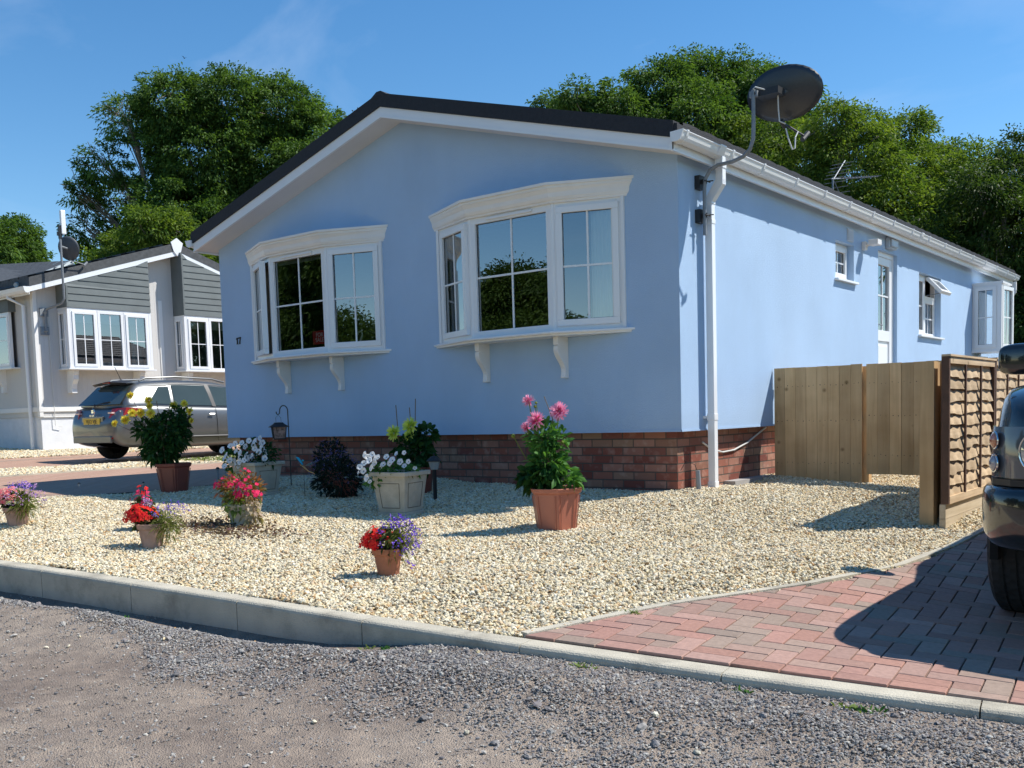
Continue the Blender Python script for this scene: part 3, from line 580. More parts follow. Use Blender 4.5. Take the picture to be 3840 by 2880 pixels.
# triangular box ends
for sgn, xo in ((1, 0), (-1, -HW)):
    bx = MB()
    bx.add([(xo, -ov+.023, HF-.018), (xo+sgn*ef, -ov+.023, HF-.018), (xo+sgn*ef, -ov+.023, rz(ef)-.08), (xo, -ov+.023, rz(0)-.09)], [(0, 1, 2, 3)])
    bx.build('box_end', white, house)
# gutters
def gutter(x0, sg):
    g = MB(); pr = [(0, .955), (0, .855), (.018, .838), (.06, .836), (.085, .850), (.098, .885), (.108, .935), (.118, .955), (.118, .965), (.110, .965), (.100, .945), (.075, .865), (.02, .848), (.008, .86), (.006, .955)]
    q_ = lambda b: .966-(.966-b)*.64
    P = [(x0+sg*a, 2+q_(b)) for a, b in pr]; g.prism(P, 1, -ov-.02, L_+.30)
    cap = [(x0+sg*a, 2+q_(b)) for a, b in [(0, .96), (0, .85), (.018, .834), (.062, .832), (.09, .850), (.104, .9), (.122, .968)]]
    g.prism(cap, 1, -ov-.035, -ov-.018); g.prism(cap, 1, L_+.298, L_+.31); o = g.build('gutter', white, house)
    outl = [(a, b) for a, b in [(-.0, .85), (.018, .828), (.062, .826), (.092, .845), (.112, .9), (.126, .96), (.126, .974), (.105, .974)]]
    inner = [(.105, .962), (.114, .955), (.100, .9), (.084, .858), (.06, .838), (.018, .840), (0, .86)]
    outl = [(a, q_(b)) for a, b in outl]; inner = [(a, q_(b)) for a, b in inner]
    for y in [-.238, .608, 1.27, 2.06, 2.83, 3.59, 4.37, 5.15, 5.93, 6.7, 7.5, 8.3, 9.1, 9.9, 10.7, 11.5, 12.2]:
        k = MB(); k.prism([(x0+sg*a, 2+b) for a, b in outl+inner], 1, y-.014, y+.014); k.build('gutter_bracket', white, o)
    for y in (.40, 6.35): k = MB(); k.prism([(x0+sg*a*1.02, 2+b) for a, b in outl+inner], 1, y-.05, y+.05); k.build('gutter_union', white, o)
    return o
gutter(ef+.001, 1); gutter(-HW-ef-.001, -1)
# downpipe near the front corner (square section) with hopper bend
def sqpipe(mb, pts, a, b):
    for p, q in zip(pts, pts[1:]):
        p, q = Vector(p), Vector(q); dd = (q-p); 
        v = []
        for c in (p, q): v += [(c.x-a, c.y-b, c.z), (c.x+a, c.y-b, c.z), (c.x+a, c.y+b, c.z), (c.x-a, c.y+b, c.z)]
        mb.add(v, [(0, 1, 2, 3), (7, 6, 5, 4), (0, 4, 5, 1), (1, 5, 6, 2), (2, 6, 7, 3), (3, 7, 4, 0)])
dp = MB(); dy = .455
sqpipe(dp, [(.175, dy, 2.89), (.175, dy, 2.66), (.175, dy, 2.66)], .034, .034)
dp.prism([(.209, 2.70), (.209, 2.655), (.105, 2.52), (.03, 2.52), (.03, 2.545), (.141, 2.70)], 1, dy-.0345, dy+.0345)
sqpipe(dp, [(.067, dy, 2.53), (.067, dy, -.04)], .0335, .0335)
for z0, z1 in ((2.50, 2.56), (2.33, 2.37), (.60, .66), (-.04, .05)): sqpipe(dp, [(.067, dy, z0), (.067, dy, z1)], .0375, .0375)
sqpipe(dp, [(.175, dy, 2.83), (.175, dy, 2.79)], .039, .039)
dpo = dp.build('downpipe', white, house, bevel=.004)
for z in (.63, 2.43): c = MB(); c.box((.0, dy-.055, z-.012), (.03, dy+.055, z+.012)); c.build('clip', white, dpo)
# far downpipe
dp = MB(); sqpipe(dp, [(.175, 12.28, 2.845), (.175, 12.28, 2.66)], .034, .034); dp.prism([(.209, 2.70), (.209, 2.655), (.105, 2.52), (.03, 2.52), (.03, 2.545), (.141, 2.70)], 1, 12.24, 12.31); dp.build('downpipe', white, house)
# -------- bay windows
def frame_between(mb, P, Q, z0, z1, inset0, prof, depth=.06):
    """rectangular frame in the vertical plane P->Q (2D points)"""
    P = Vector((P[0], P[1], 0)); Q = Vector((Q[0], Q[1], 0)); t = (Q-P).normalized(); n = Vector((t.y, -t.x, 0)); Lg = (Q-P).length
    M = Matrix(((t.x, n.x, 0, P.x), (t.y, n.y, 0, P.y), (0, 0, 1, 0), (0, 0, 0, 1)))
    a = prof
    mb.box((inset0, -depth, z0), (Lg-inset0, 0, z0+a), M); mb.box((inset0, -depth, z1-a), (Lg-inset0, 0, z1), M)
    mb.box((inset0, -depth, z0+a), (inset0+a, 0, z1-a), M); mb.box((Lg-inset0-a, -depth, z0+a), (Lg-inset0, 0, z1-a), M)
    return M, Lg
def casement(parent, P, Q, z0, z1, sash=True, bars=True, openang=0, hinge=0, name='window'):
    fm = MB(); M, Lg = frame_between(fm, P, Q, z0, z1, .004, .045 if sash else .062, .06); fo = fm.build(name+'_frame', white, parent, bevel=.003)
    R = Matrix.Identity(4)
    if openang:
        hx = .045 if hinge == 0 else Lg-.045
        R = Matrix.Translation((hx, .0, 0)) @ Matrix.Rotation(openang, 4, 'Z') @ Matrix.Translation((-hx, 0, 0))
    if sash:
        s = MB(); i = .040; y0, y1 = -.045, .018; a = .058; MM = M @ R
        za, zb = z0+.038, z1-.038
        s.box((i, y0, za), (Lg-i, y1, za+a), MM); s.box((i, y0, zb-a), (Lg-i, y1, zb), MM); s.box((i, y0, za+a), (i+a, y1, zb-a), MM); s.box((Lg-i-a, y0, za+a), (Lg-i, y1, zb-a), MM)
        s.build('sash', white, fo, bevel=.004); i2 = i+a; g0, g1_, ga, gb = i2, Lg-i2, za+a, zb-a; gy = -.012
    else:
        MM = M; g0, g1_, ga, gb = .066, Lg-.066, z0+.062, z1-.062; gy = -.03
    gl = MB(); gl.quad(*[tuple(MM @ Vector(p)) for p in ((g0-.004, gy, ga-.004), (g1_+.004, gy, ga-.004), (g1_+.004, gy, gb+.004), (g0-.004, gy, gb+.004))])
    mesh_obj('pane', gl.v, gl.f, glass, fo)
    gs = MB(); sl = .004
    for a_, b_ in (((g0, ga), (g1_, ga+sl)), ((g0, gb-sl), (g1_, gb)), ((g0, ga), (g0+sl, gb)), ((g1_-sl, ga), (g1_, gb))): gs.box((a_[0], gy+.0015, a_[1]), (b_[0], gy+.0045, b_[1]), MM)
    gs.build('gasket', darkplastic, fo)
    if bars:
        b = MB(); cx = (g0+g1_)/2; cz = (ga+gb)/2; h = .009
        b.box((cx-h, gy-.006, ga), (cx+h, gy+.006, gb), MM); b.box((g0, gy-.0055, cz-h), (g1_, gy+.0065, cz+h), MM); b.build('glazing_bar', white, fo)
    return fo, MM
def bay(b, label, opens=None):
    x0, x1, x2, x3 = b; D = .22; P = [(x0, 0), (x1, -D), (x2, -D), (x3, 0)]
    bo = MB()
    for p in (P[1], P[2]): bo.tube([(p[0], p[1]+.024, BZ0), (p[0], p[1]+.024, BZ1)], .030, 8)
    bo.box((x0-.02, -.02, BZ0), (x0+.012, .0, BZ1)); bo.box((x3-.012, -.02, BZ0), (x3+.02, 0, BZ1))
    bo.prism([(p[0], p[1]+.025) for p in P], 2, BZ1-.03, BZ1-.001); bo.prism([(p[0], p[1]+.025) for p in P], 2, BZ0+.001, BZ0+.03)
    root = bo.build('bay_window', white, house); tag(root, label)
    casement(root, P[0], P[1], BZ0, BZ1, True, True, *(opens[0] if opens else (0, 0)))
    c, M = casement(root, P[1], P[2], BZ0, BZ1, False, True)
    v = MB(); Lg = x2-x1; v.box((Lg*.22, 0, BZ1-.042), (Lg*.78, .018, BZ1-.018), M); v.build('trickle_vent', white, root, bevel=.003)
    casement(root, P[2], P[3], BZ0, BZ1, True, True)
    # ceiling / inner boards of the bay
    # swept mouldings
    def sweep(name, prof, ex):
        m = MB(); rings = []
        t1 = Vector((P[1][0]-P[0][0], P[1][1]-P[0][1])).normalized(); n1 = Vector((t1.y, -t1.x)); t3 = Vector((P[3][0]-P[2][0], P[3][1]-P[2][1])).normalized(); n3 = Vector((t3.y, -t3.x))
        for (o, z) in prof:
            a = Vector(P[0])+n1*o; k = (0-a.y)/t1.y; A = a+t1*k
            b1 = Vector(P[1])+n1*o; k = (-D-o-b1.y)/t1.y; B = b1+t1*k
            e = Vector(P[3])+n3*o; k = (0-e.y)/t3.y; E_ = e+t3*k
            c1 = Vector(P[2])+n3*o; k = (-D-o-c1.y)/t3.y; C_ = c1+t3*k
            rings.append([(x0-.035-o*.85, -.001, z), (B.x, B.y, z), (C_.x, C_.y, z), (x3+.035+o*.85-.015, -.001, z)])
        n = len(prof); vv = [p for r_ in rings for p in r_]; ff = []
        for i in range(n-1):
            for k in range(3): ff.append((i*4+k, i*4+k+1, (i+1)*4+k+1, (i+1)*4+k))
        ff.append((0, 1, 2, 3)); ff.append(tuple(range((n-1)*4, n*4)))
        m.add(vv, ff); return m.build(name, white if name != 'cornice' else cream2, root)
    sweep('cornice', [(.012, 2.597), (.028, 2.598), (.032, 2.615), (.045, 2.622), (.058, 2.645), (.064, 2.68), (.085, 2.712), (.092, 2.716), (.094, 2.738), (.112, 2.742), (.114, 2.765)], 0)
    sweep('sill', [(.02, 1.408), (.055, 1.408), (.058, 1.425), (.093, 1.427), (.097, 1.436), (.093, 1.447), (.01, 1.456)], 0)
    for cx in (x1-.0, x2-.03):
        k = MB(); pr = [(0, 1.408), (-.17, 1.408), (-.17, 1.335), (-.155, 1.333), (-.150, 1.325)]
        for i in range(13):
            t_ = i/12; z = 1.325-.285*t_; pr.append((-(.158-.10*t_+.028*math.sin(t_*2*math.pi+.25)), z))
        pr += [(-.062, 1.030), (0, 1.030)]
        k.prism(pr, 0, cx-.026, cx+.026); k.build('bracket', cream2, root, bevel=.003)
    return root
cream2 = simple('cream_moulding', (.80, .785, .76), rough=.45, noise=.03)
bR = bay(BAYS[0], 'larger looking bay window nearer the corner, all sashes shut', opens=[(.05, 0)])
bL = bay(BAYS[1], 'bay window beside the house number, its left sash wide open', opens=[(.15, 0)])
def drape(name, x0, x1, y, z0, z1, nf, amp, parent, mat=None, ax=0):
    n = nf*8; V = []; F = []
    for i in range(n+1):
        u = x0+(x1-x0)*i/n; o = amp*math.sin(i/n*nf*2*math.pi)+amp*.4*math.sin(i*.37)
        for z in (z0, z1): V.append((u, y+o, z) if ax == 0 else (y+o, u, z))
    F = [[2*i, 2*i+2, 2*i+3, 2*i+1] for i in range(n)]
    return mesh_obj(name, V, F, mat or curtain, parent, smooth=True)
lightcurt = simple('pale_curtain', (.82, .82, .78), rough=.9, noise=.04)
drape('curtain', -.88, -.60, -.02, 1.50, 2.58, 7, .012, bR, lightcurt); drape('curtain', -2.72, -2.3, .03, 1.5, 2.58, 8, .015, bR)
drape('curtain', -5.76, -5.5, .05, 1.5, 2.58, 6, .015, bL, simple('beige_curtain', (.42, .36, .28), rough=.9)); bl = MB(); bl.box((-5.15, -.14, 2.50), (-4.32, -.12, 2.585)); bl.build('blind', simple('blind', (.35, .34, .30), rough=.9), bL)
# -------- side openings
def rect_win(name, h, parent, sashspec, x=-.085):
    y0, y1, z0, z1 = h; root = None
    for (a, b, c, d, sash, bars) in sashspec:
        fo, M = casement(parent, (x, y0+a), (x, y0+b), z0+c, z0+d, sash, bars); root = root or fo
    s = MB(); s.box((-.09, y0-.03, z0-.022), (.045, y1+.06, z0+.004)); s.build('window_sill', white, parent, bevel=.003)
    return root
H = SMALL; rect_win('small', H, house, [(0, H[1]-H[0], 0, H[3]-H[2], True, True)])
H = WIN2; Wd = H[1]-H[0]; rect_win('w2', H, house, [(0, Wd*.5, 0, H[3]-H[2], True, True), (Wd*.5, Wd, 0, .56, False, True)])
# top vent sash, propped open, hinged at its head
fm = MB(); frame_between(fm, (-.085, H[0]+Wd*.5), (-.085, H[1]), H[2]+.56, H[3], .003, .04); vf = fm.build('window_frame', white, house)
hz = H[3]-.03; Mo = Matrix.Translation((-.06, H[0]+Wd*.5, hz)) @ Matrix.Rotation(math.radians(-42), 4, 'Y')
s = MB(); w_, h_ = Wd*.5-.02, .30
s.box((-.02, .01, -h_), (.03, w_, -h_+.05), Mo); s.box((-.02, .01, -.05), (.03, w_, 0), Mo); s.box((-.02, .01, -h_+.05), (.03, .06, -.05), Mo); s.box((-.02, w_-.05, -h_+.05), (.03, w_, -.05), Mo)
so = s.build('sash', white, vf, bevel=.003); q = MB(); q.quad(*[tuple(Mo @ Vector(p)) for p in ((.005, .06, -h_+.05), (.005, w_-.05, -h_+.05), (.005, w_-.05, -.05), (.005, .06, -.05))]); mesh_obj('pane', q.v, q.f, glass, vf)
q = MB(); q.box((.0, w_/2-.008, -h_+.05), (.012, w_/2+.008, -.05), Mo); q.build('glazing_bar', white, vf)
q = MB(); q.tube([(-.07, H[0]+Wd*.5+.03, 2.26), (.12, H[0]+Wd*.5+.03, 2.28)], .006, 6); q.build('stay', galv, vf)
# door
D = DOOR; do = MB(); x = -.06
do.box((x-.05, D[0], D[2]), (x+.012, D[0]+.05, D[3])); do.box((x-.05, D[1]-.05, D[2]), (x+.012, D[1], D[3])); do.box((x-.05, D[0]+.05, D[3]-.06), (x+.012, D[1]-.05, D[3])); do.box((x-.05, D[0]+.05, D[2]), (x+.012, D[1]-.05, D[2]+.05))
dro = do.build('door', white, house, bevel=.003)
lf = MB(); a, b_, c, dd = D[0]+.052, D[1]-.052, D[2]+.052, D[3]-.062; x = -.075; st = .10
lf.box((x-.04, a, c), (x+.02, a+st, dd)); lf.box((x-.04, b_-st, c), (x+.02, b_, dd)); lf.box((x-.04, a+st, dd-st), (x+.02, b_-st, dd)); lf.box((x-.04, a+st, c), (x+.02, b_-st, c+.12)); lf.box((x-.04, a+st, 1.52), (x+.02, b_-st, 1.66)); lf.box((x-.03, a+st, c+.12), (x+.002, b_-st, 1.52)); lf.box((x, a+st+.05, c+.17), (x+.012, b_-st-.05, 1.46))
lf.build('door_leaf', white, dro, bevel=.004)
q = MB(); q.quad((x-.005, a+st, 1.66), (x-.005, b_-st, 1.66), (x-.005, b_-st, dd-st), (x-.005, a+st, dd-st)); mesh_obj('pane', q.v, q.f, glass, dro)
q = MB(); q.box((x-.008, (a+b_)/2-.009, 1.66), (x+.006, (a+b_)/2+.009, dd-st)); q.box((x-.0085, a+st, 2.1), (x+.0065, b_-st, 2.118)); q.build('glazing_bar', white, dro)
q = MB(); q.tube([(x+.02, a+.05, 1.72), (x+.06, a+.05, 1.72), (x+.06, a+.16, 1.72)], .009, 8); q.build('handle', galv, dro)
st_ = MB(); st_.box((0, D[0]-.1, .3), (.75, D[1]+.1, .70)); st_.build('doorstep', greycon, house, bevel=.01)
# far bay on the side wall (square projecting)
r3 = MB(); y0, y1, z0, z1, pd = 9.98, 10.62, 1.53, 2.60, .44
for (px, py) in ((pd-.02, y0+.02), (pd-.02, y1-.02)): r3.box((px-.03, py-.03, z0), (px+.03, py+.03, z1))
r3.box((.0, y0-.01, z1), (pd+.03, y1+.01, z1+.035)); r3.box((0, y0-.01, z0-.03), (pd+.03, y1+.01, z0)); r3o = r3.build('bay_window', white, house, bevel=.003); tag(r3o, 'square projecting bay near the far end of the side wall')
casement(r3o, (.0, y0), (pd-.03, y0), z0, z1, True, True); casement(r3o, (pd, y0+.03), (pd, y1-.03), z0, z1, True, True, .12, 0)
drape('curtain', .05, .2, y0+.12, z0, z1, 4, .012, r3o)
mb = MB(); mb.box((.001, 10.05, 1.12), (.14, 10.5, 1.44)); mb.build('meter_box', white, house, bevel=.01)
# small fittings
v = MB(); v.box((.0005, 4.09, 2.63), (.014, 4.28, 2.775)); [v.box((.014, 4.10, 2.64+i*.021), (.022, 4.27, 2.652+i*.021)) for i in range(6)]; v.build('air_vent', simple('vent_plastic', (.55, .60, .68), rough=.5), house)
v = MB(); v.box((.0005, 4.60, 2.58), (.05, 4.68, 2.68)); v.tube([(.045, 4.64, 2.63), (.10, 4.66, 2.65)], .018, 8); v.box((.085, 4.59, 2.625), (.20, 4.74, 2.69)); v.build('flood_light', cream, house, bevel=.006)
v = MB(); v.box((.0005, 5.50, 2.70), (.06, 5.80, 2.84)); v.box((.06, 5.52, 2.72), (.085, 5.78, 2.82)); v.build('bulkhead_light', simple('frosted', (.42, .48, .55), rough=.35), house, bevel=.01)
# number 17 (curly digits as raised strips)
dg = MB(); yy = -.012
def stroke(mb, pts, wds):
    for (p, q, a, b) in zip(pts, pts[1:], wds, wds[1:]):
        t = Vector((q[0]-p[0], q[1]-p[1])).normalized(); n = Vector((-t.y, t.x)); e = t*.0015
        P = [(p[0]+n.x*a-e.x, p[1]+n.y*a-e.y), (p[0]-n.x*a-e.x, p[1]-n.y*a-e.y), (q[0]-n.x*b+e.x, q[1]-n.y*b+e.y), (q[0]+n.x*b+e.x, q[1]+n.y*b+e.y)]
        mb.prism(P, 1, yy, -.001)
stroke(dg, [(-6.178, 1.752), (-6.178, 1.678)], [.007, .007]); stroke(dg, [(-6.192, 1.676), (-6.164, 1.676)], [.003, .003]); stroke(dg, [(-6.178, 1.752), (-6.195, 1.735)], [.004, .003])
stroke(dg, [(-6.146, 1.738), (-6.146, 1.752), (-6.112, 1.752)], [.004, .005, .005]); stroke(dg, [(-6.108, 1.757), (-6.122, 1.725), (-6.130, 1.700), (-6.131, 1.674)], [.004, .004, .006, .008])
dg.build('house_number', blackm, house)
# cable and drain pipe by the corner
cb = MB(); cb.tube([(-.085, .55, .40), (-.085, .72, .33), (-.085, .95, .29), (-.085, 1.2, .30), (-.085, 1.5, .36), (-.085, 1.95, .50)], .009, 6); tag(cb.build('cable', cable, None, smooth=True), 'white cable sagging across the brick skirting by the fence', 'cable')
dpn = MB(); dpn.tube([(.06, .20, -.10), (.05, .19, .165)], .021, 10); tag(dpn.build('pipe_stub', greyplastic, None, smooth=True), 'short grey pipe standing in the gravel by the downpipe', 'pipe'); w_ = MB(); w_.tube([(.05, .19, .15), (.03, .17, .22), (-.03, .12, .25), (-.06, .08, .17)], .003, 5); w_.build('wire', blackm, bpy.data.objects['pipe_stub'])
# ================================================================ NEIGHBOUR HOME
nb = thing('mobile_home', 'grey and white boarded mobile home with charcoal cladding over its windows, behind the silver car', 'mobile home', (0, 0, 0))
shade = simple('grey_cladding', (.135, .155, .155), rough=.7, noise=.08, scale=4)
XN, Y0, Y1, YP = -17.2, 2.9, 9.62, 6.26; GZ = .20; EZ = 3.66; PZ = 4.72
def boards_mat(name, col, step):
    m, nt, b = newmat(name); N = nt.nodes; L = nt.links.new
    tc = N.new('ShaderNodeTexCoord'); w = N.new('ShaderNodeTexWave'); w.wave_profile = 'SAW'; w.bands_direction = 'DIAGONAL'; w.inputs['Scale'].default_value = step; w.inputs['Distortion'].default_value = 0
    sp = N.new('ShaderNodeSeparateXYZ'); ad = N.new('ShaderNodeMath'); ad.operation = 'ADD'; L(tc.outputs['Object'], sp.inputs[0]); L(sp.outputs['X'], ad.inputs[0]); L(sp.outputs['Y'], ad.inputs[1])
    md = N.new('ShaderNodeMath'); md.operation = 'MODULO'; md.inputs[1].default_value = .1; ab = N.new('ShaderNodeMath'); ab.operation = 'ABSOLUTE'; L(ad.outputs[0], ab.inputs[0]); L(ab.outputs[0], md.inputs[0])
    gt = N.new('ShaderNodeMath'); gt.operation = 'GREATER_THAN'; gt.inputs[1].default_value = .012; L(md.outputs[0], gt.inputs[0])
    bp = N.new('ShaderNodeBump'); bp.inputs['Strength'].default_value = .8; bp.inputs['Distance'].default_value = .006; L(gt.outputs[0], bp.inputs['Height']); L(bp.outputs[0], b.inputs['Normal'])
    b.inputs['Base Color'].default_value = rgb(col); b.inputs['Roughness'].default_value = .6; N.remove(w); return m
bmat = boards_mat('vertical_boards', (.60, .585, .56), .1)
m = MB()
m.add([(XN, Y0, .95), (XN, Y1, .95), (XN, Y1, EZ), (XN, YP, PZ), (XN, Y0, EZ)], [(0, 1, 2, 3, 4)])
m.quad((XN, Y0, .95), (XN-14, Y0, .95), (XN-14, Y0, EZ), (XN, Y0, EZ)); m.quad((XN-14, Y0, .95), (XN-14, Y1, .95), (XN-14, Y1, EZ), (XN-14, Y0, EZ)); m.quad((XN-14, Y1, .95), (XN, Y1, .95), (XN, Y1, EZ), (XN-14, Y1, EZ))
mesh_obj('wall', m.v, m.f, bmat, nb)
sk = MB(); sk.box((XN-14, Y0+.02, -.2), (XN-.02, Y1-.02, .95)); sk.build('skirting', simple('white_masonry', (.74, .75, .77), rough=.9, noise=.05, bump=.5, bscale=60), nb)
tr = MB(); tr.box((XN+.0005, Y0, 1.06), (XN+.03, Y1, 1.16)); tr.box((XN-14, Y0-.03, 1.06), (XN+.03, Y0-.0005, 1.16)); tr.box((XN, Y0-.005, .935), (XN+.012, Y1, .95)); tr.build('band_trim', wallwhite, nb)
pl_ = MB(); pl_.box((XN+.0005, 5.88, 1.16), (XN+.02, 5.98, EZ)); pl_.build('cover_strip', wallwhite, nb); pl_ = MB(); pl_.box((XN-.08, Y0-.02, .95), (XN+.022, Y0+.06, EZ)); pl_.build('corner_board', wallwhite, nb)
# roof
def nz_(y): return EZ+(PZ-EZ)*(1-abs(y-YP)/(YP-Y0))
r = MB(); ya, yb = Y0-.22, Y1+.22
def sl(lo, hi, xa, xb, mb, yy0=ya, yy1=yb):
    v = []
    for x in (xa, xb):
        for y in (yy0, YP, yy1): v += [(x, y, nz_(y)+lo), (x, y, nz_(y)+hi)]
    mb.add(v, [(0, 1, 3, 2), (2, 3, 5, 4), (6, 8, 9, 7), (8, 10, 11, 9), (1, 7, 9, 3), (3, 9, 11, 5), (0, 2, 8, 6), (2, 4, 10, 8), (0, 6, 7, 1), (4, 5, 11, 10)])
sl(.11, .30, XN-14.3, XN+.34, r); nr = r.build('roof', rooftile2, nb)
t = MB()
for j in range(18):
    x = XN+.30-j*.42
    for i in range(10):
        y = ya+i*.36; y2 = y+.355
        t.add([(x-.40, y, nz_(y)+.30), (x-.01, y, nz_(y)+.30), (x-.01, y, nz_(y)+.345), (x-.40, y, nz_(y)+.345), (x-.40, y2, nz_(y2)+.305), (x-.01, y2, nz_(y2)+.305)], [(0, 1, 2, 3), (3, 2, 5, 4)])
t.build('tiles', rooftile2, nr)
b = MB(); sl(0, .109, XN+.31, XN+.335, b); b.build('bargeboard', white, nb)
b = MB(); b.prism([(YP-.10, PZ+.10), (YP-.16, PZ+.30), (YP, PZ+.41), (YP+.16, PZ+.30), (YP+.10, PZ+.10), (YP, PZ-.02)], 0, XN+.336, XN+.36); b.build('apex_cap', white, nb)
s = MB(); s.add([(XN, y, nz_(y)+.01) for y in (ya, YP, yb)]+[(XN+.31, y, nz_(y)+.01) for y in (ya, YP, yb)], [(0, 1, 4, 3), (1, 2, 5, 4)]); s.build('soffit', cream, nb)
g = MB(); g.box((XN-14, ya-.012, nz_(ya)-.06), (XN+.335, ya, nz_(ya)+.11)); g.build('fascia', white, nb)
g = MB(); pr = [(0, .10), (0, 0), (-.03, -.03), (-.08, -.025), (-.11, .02), (-.125, .10)]; g.prism([(ya-.013+a, nz_(ya)+b_) for a, b_ in pr], 0, XN-14, XN+.36); g.build('gutter', white, nb)
# lower wing roof on the left
wr = MB(); A_, B_, C_, D_ = (-17.35, 2.62, 3.74), (-25, 2.62, 3.90), (-25, 4.6, 5.22), (-18.75, 4.6, 4.55)
wr.add([A_, B_, C_, D_]+[(p[0], p[1]+.1, p[2]-.1) for p in (A_, B_, C_, D_)], [(0, 1, 2, 3), (4, 7, 6, 5), (0, 3, 7, 4), (3, 2, 6, 7), (0, 4, 5, 1)]); w0 = wr.build('wing_roof', rooftile2, nb)
t = MB()
for k in range(1, 6):
    f_ = k/6; p = Vector(A_).lerp(Vector(D_), f_); q = Vector(B_).lerp(Vector(C_), f_); n = 18
    for i in range(n):
        a = p.lerp(q, i/n); c = p.lerp(q, (i+.96)/n); h = .035
        t.add([a, c, c+Vector((0, .02, h)), a+Vector((0, .02, h)), a+Vector((0, .34, .22)), c+Vector((0, .34, .22))], [(0, 1, 2, 3), (3, 2, 5, 4)])
t.build('tiles', rooftile2, w0)
fl = MB(); fl.tube([(A_[0]+.02, A_[1], A_[2]+.02), (D_[0]+.1, D_[1], D_[2]+.04)], .055, 6); fl.build('flashing', simple('lead', (.36, .40, .40), rough=.5), w0)
# projecting windows with cladding boxes above
def boxbay(ya_, yb_, label, side=True):
    root = MB(); xo = XN+.42
    root.box((XN+.001, ya_-.05, 1.965), (xo+.05, yb_+.05, 1.995)); root.box((XN+.001, ya_, 3.27), (xo, yb_, 3.31)); 
    for y in (ya_+.03, yb_-.03): root.box((xo-.06, y-.03, 1.995), (xo, y+.03, 3.27))
    ro_ = root.build('bay_window', white, nb); tag(ro_, label)
    casement(ro_, (XN, ya_+.001), (xo-.06, ya_+.001), 1.995, 3.27, True, True)
    w = (yb_-ya_-.12)/3; y = ya_+.06
    for i in range(3): casement(ro_, (xo, y+i*w), (xo, y+(i+1)*w), 1.995, 3.27, i != 1, True)
    casement(ro_, (xo-.06, yb_), (XN, yb_), 1.995, 3.27, True, True)
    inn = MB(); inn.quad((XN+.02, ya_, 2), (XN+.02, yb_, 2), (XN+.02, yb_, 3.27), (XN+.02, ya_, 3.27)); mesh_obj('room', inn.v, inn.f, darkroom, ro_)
    drape('curtain', ya_+.05, ya_+.3, XN+.1, 2.0, 3.26, 5, .02, ro_, lightcurt, 1); drape('curtain', yb_-.35, yb_-.05, XN+.1, 2.0, 3.26, 6, .02, ro_, lightcurt, 1)
    bl = MB(); bl.box((xo-.12, ya_+.08, 3.0), (xo-.1, yb_-.08, 3.26)); bl.build('blind', simple('blind2', (.42, .41, .35), rough=.9), ro_)
    for y in (ya_+.18, yb_-.22):
        k = MB(); k.prism([(XN, 1.962), (XN+.32, 1.962), (XN+.32, 1.87), (XN+.29, 1.86), (XN+.30, 1.76), (XN+.22, 1.66), (XN+.19, 1.55), (XN+.2, 1.46), (XN, 1.46)], 1, y-.06, y+.06)
        k.build('bracket', wallwhite, ro_, bevel=.005)
    c = MB(); n = 6; top = nz_((ya_+yb_)/2)
    for i in range(40):
        z0 = 3.312+i*.148; 
        if z0 > PZ: break
        P = [(ya_, z0), (yb_, z0), (yb_, z0+.146), (ya_, z0+.146)]
        # clip by roof line
        def lim(y): return nz_(y)-.012
        Q = [(y, min(z, lim(y))) for y, z in P]
        if Q[2][1]-Q[1][1] < .002 and Q[3][1]-Q[0][1] < .002: continue
        Q = [(y, max(z, z0)) for y, z in Q]
        if ya_ < YP < yb_: pass
        ylo = ya_; 
        if lim(ya_) < z0: ylo = ya_+(z0-lim(ya_))/((PZ-EZ)/(YP-Y0)) if yb_ <= YP+.1 else ya_
        yhi = yb_
        if lim(yb_) < z0: yhi = yb_-(z0-lim(yb_))/((PZ-EZ)/(YP-Y0))
        ylm = [ylo, yhi]
        if yhi-ylo < .02: continue
        zz = z0+.146
        pts = [(ylo, z0), (yhi, z0), (yhi, min(zz, lim(yhi))), (ylo, min(zz, lim(ylo)))]
        if ya_ < YP-.2 and lim(ylo) < zz:
            yk = ylo+(zz-lim(ylo))/((PZ-EZ)/(YP-Y0)); pts = [(ylo, z0), (yhi, z0), (yhi, zz), (min(yk, yhi), zz), (ylo, max(z0, lim(ylo)))]
        elif lim(yhi) < zz:
            yk = yhi-(zz-lim(yhi))/((PZ-EZ)/(YP-Y0)); pts = [(ylo, z0), (yhi, z0), (yhi, max(z0, lim(yhi))), (max(yk, ylo), zz), (ylo, zz)]
        nn = len(pts); v = [(xo+.018, *pts[0]), (xo+.018, *pts[1])]+[(xo+.003, *p) for p in pts[2:]]+[(XN+.001, *p) for p in pts]
        c.add(v, [tuple(range(nn))]+[(k_, nn+k_, nn+(k_+1) % nn, (k_+1) % nn) for k_ in range(nn)])
    c.build('cladding', shade, nb)
    sd_ = MB(); sd_.box((XN+.001, ya_-.012, 3.312), (xo+.02, ya_-.001, nz_(ya_)-.03)); sd_.box((xo+.019, ya_-.012, 3.312), (xo+.03, ya_+.03, nz_(ya_)-.05)); sd_.build('cladding_side', shade, nb)
boxbay(3.42, 5.42, 'box bay window under charcoal cladding, left one on the white gable')
boxbay(6.3, 8.3, 'box bay window under charcoal cladding, right one on the white gable')
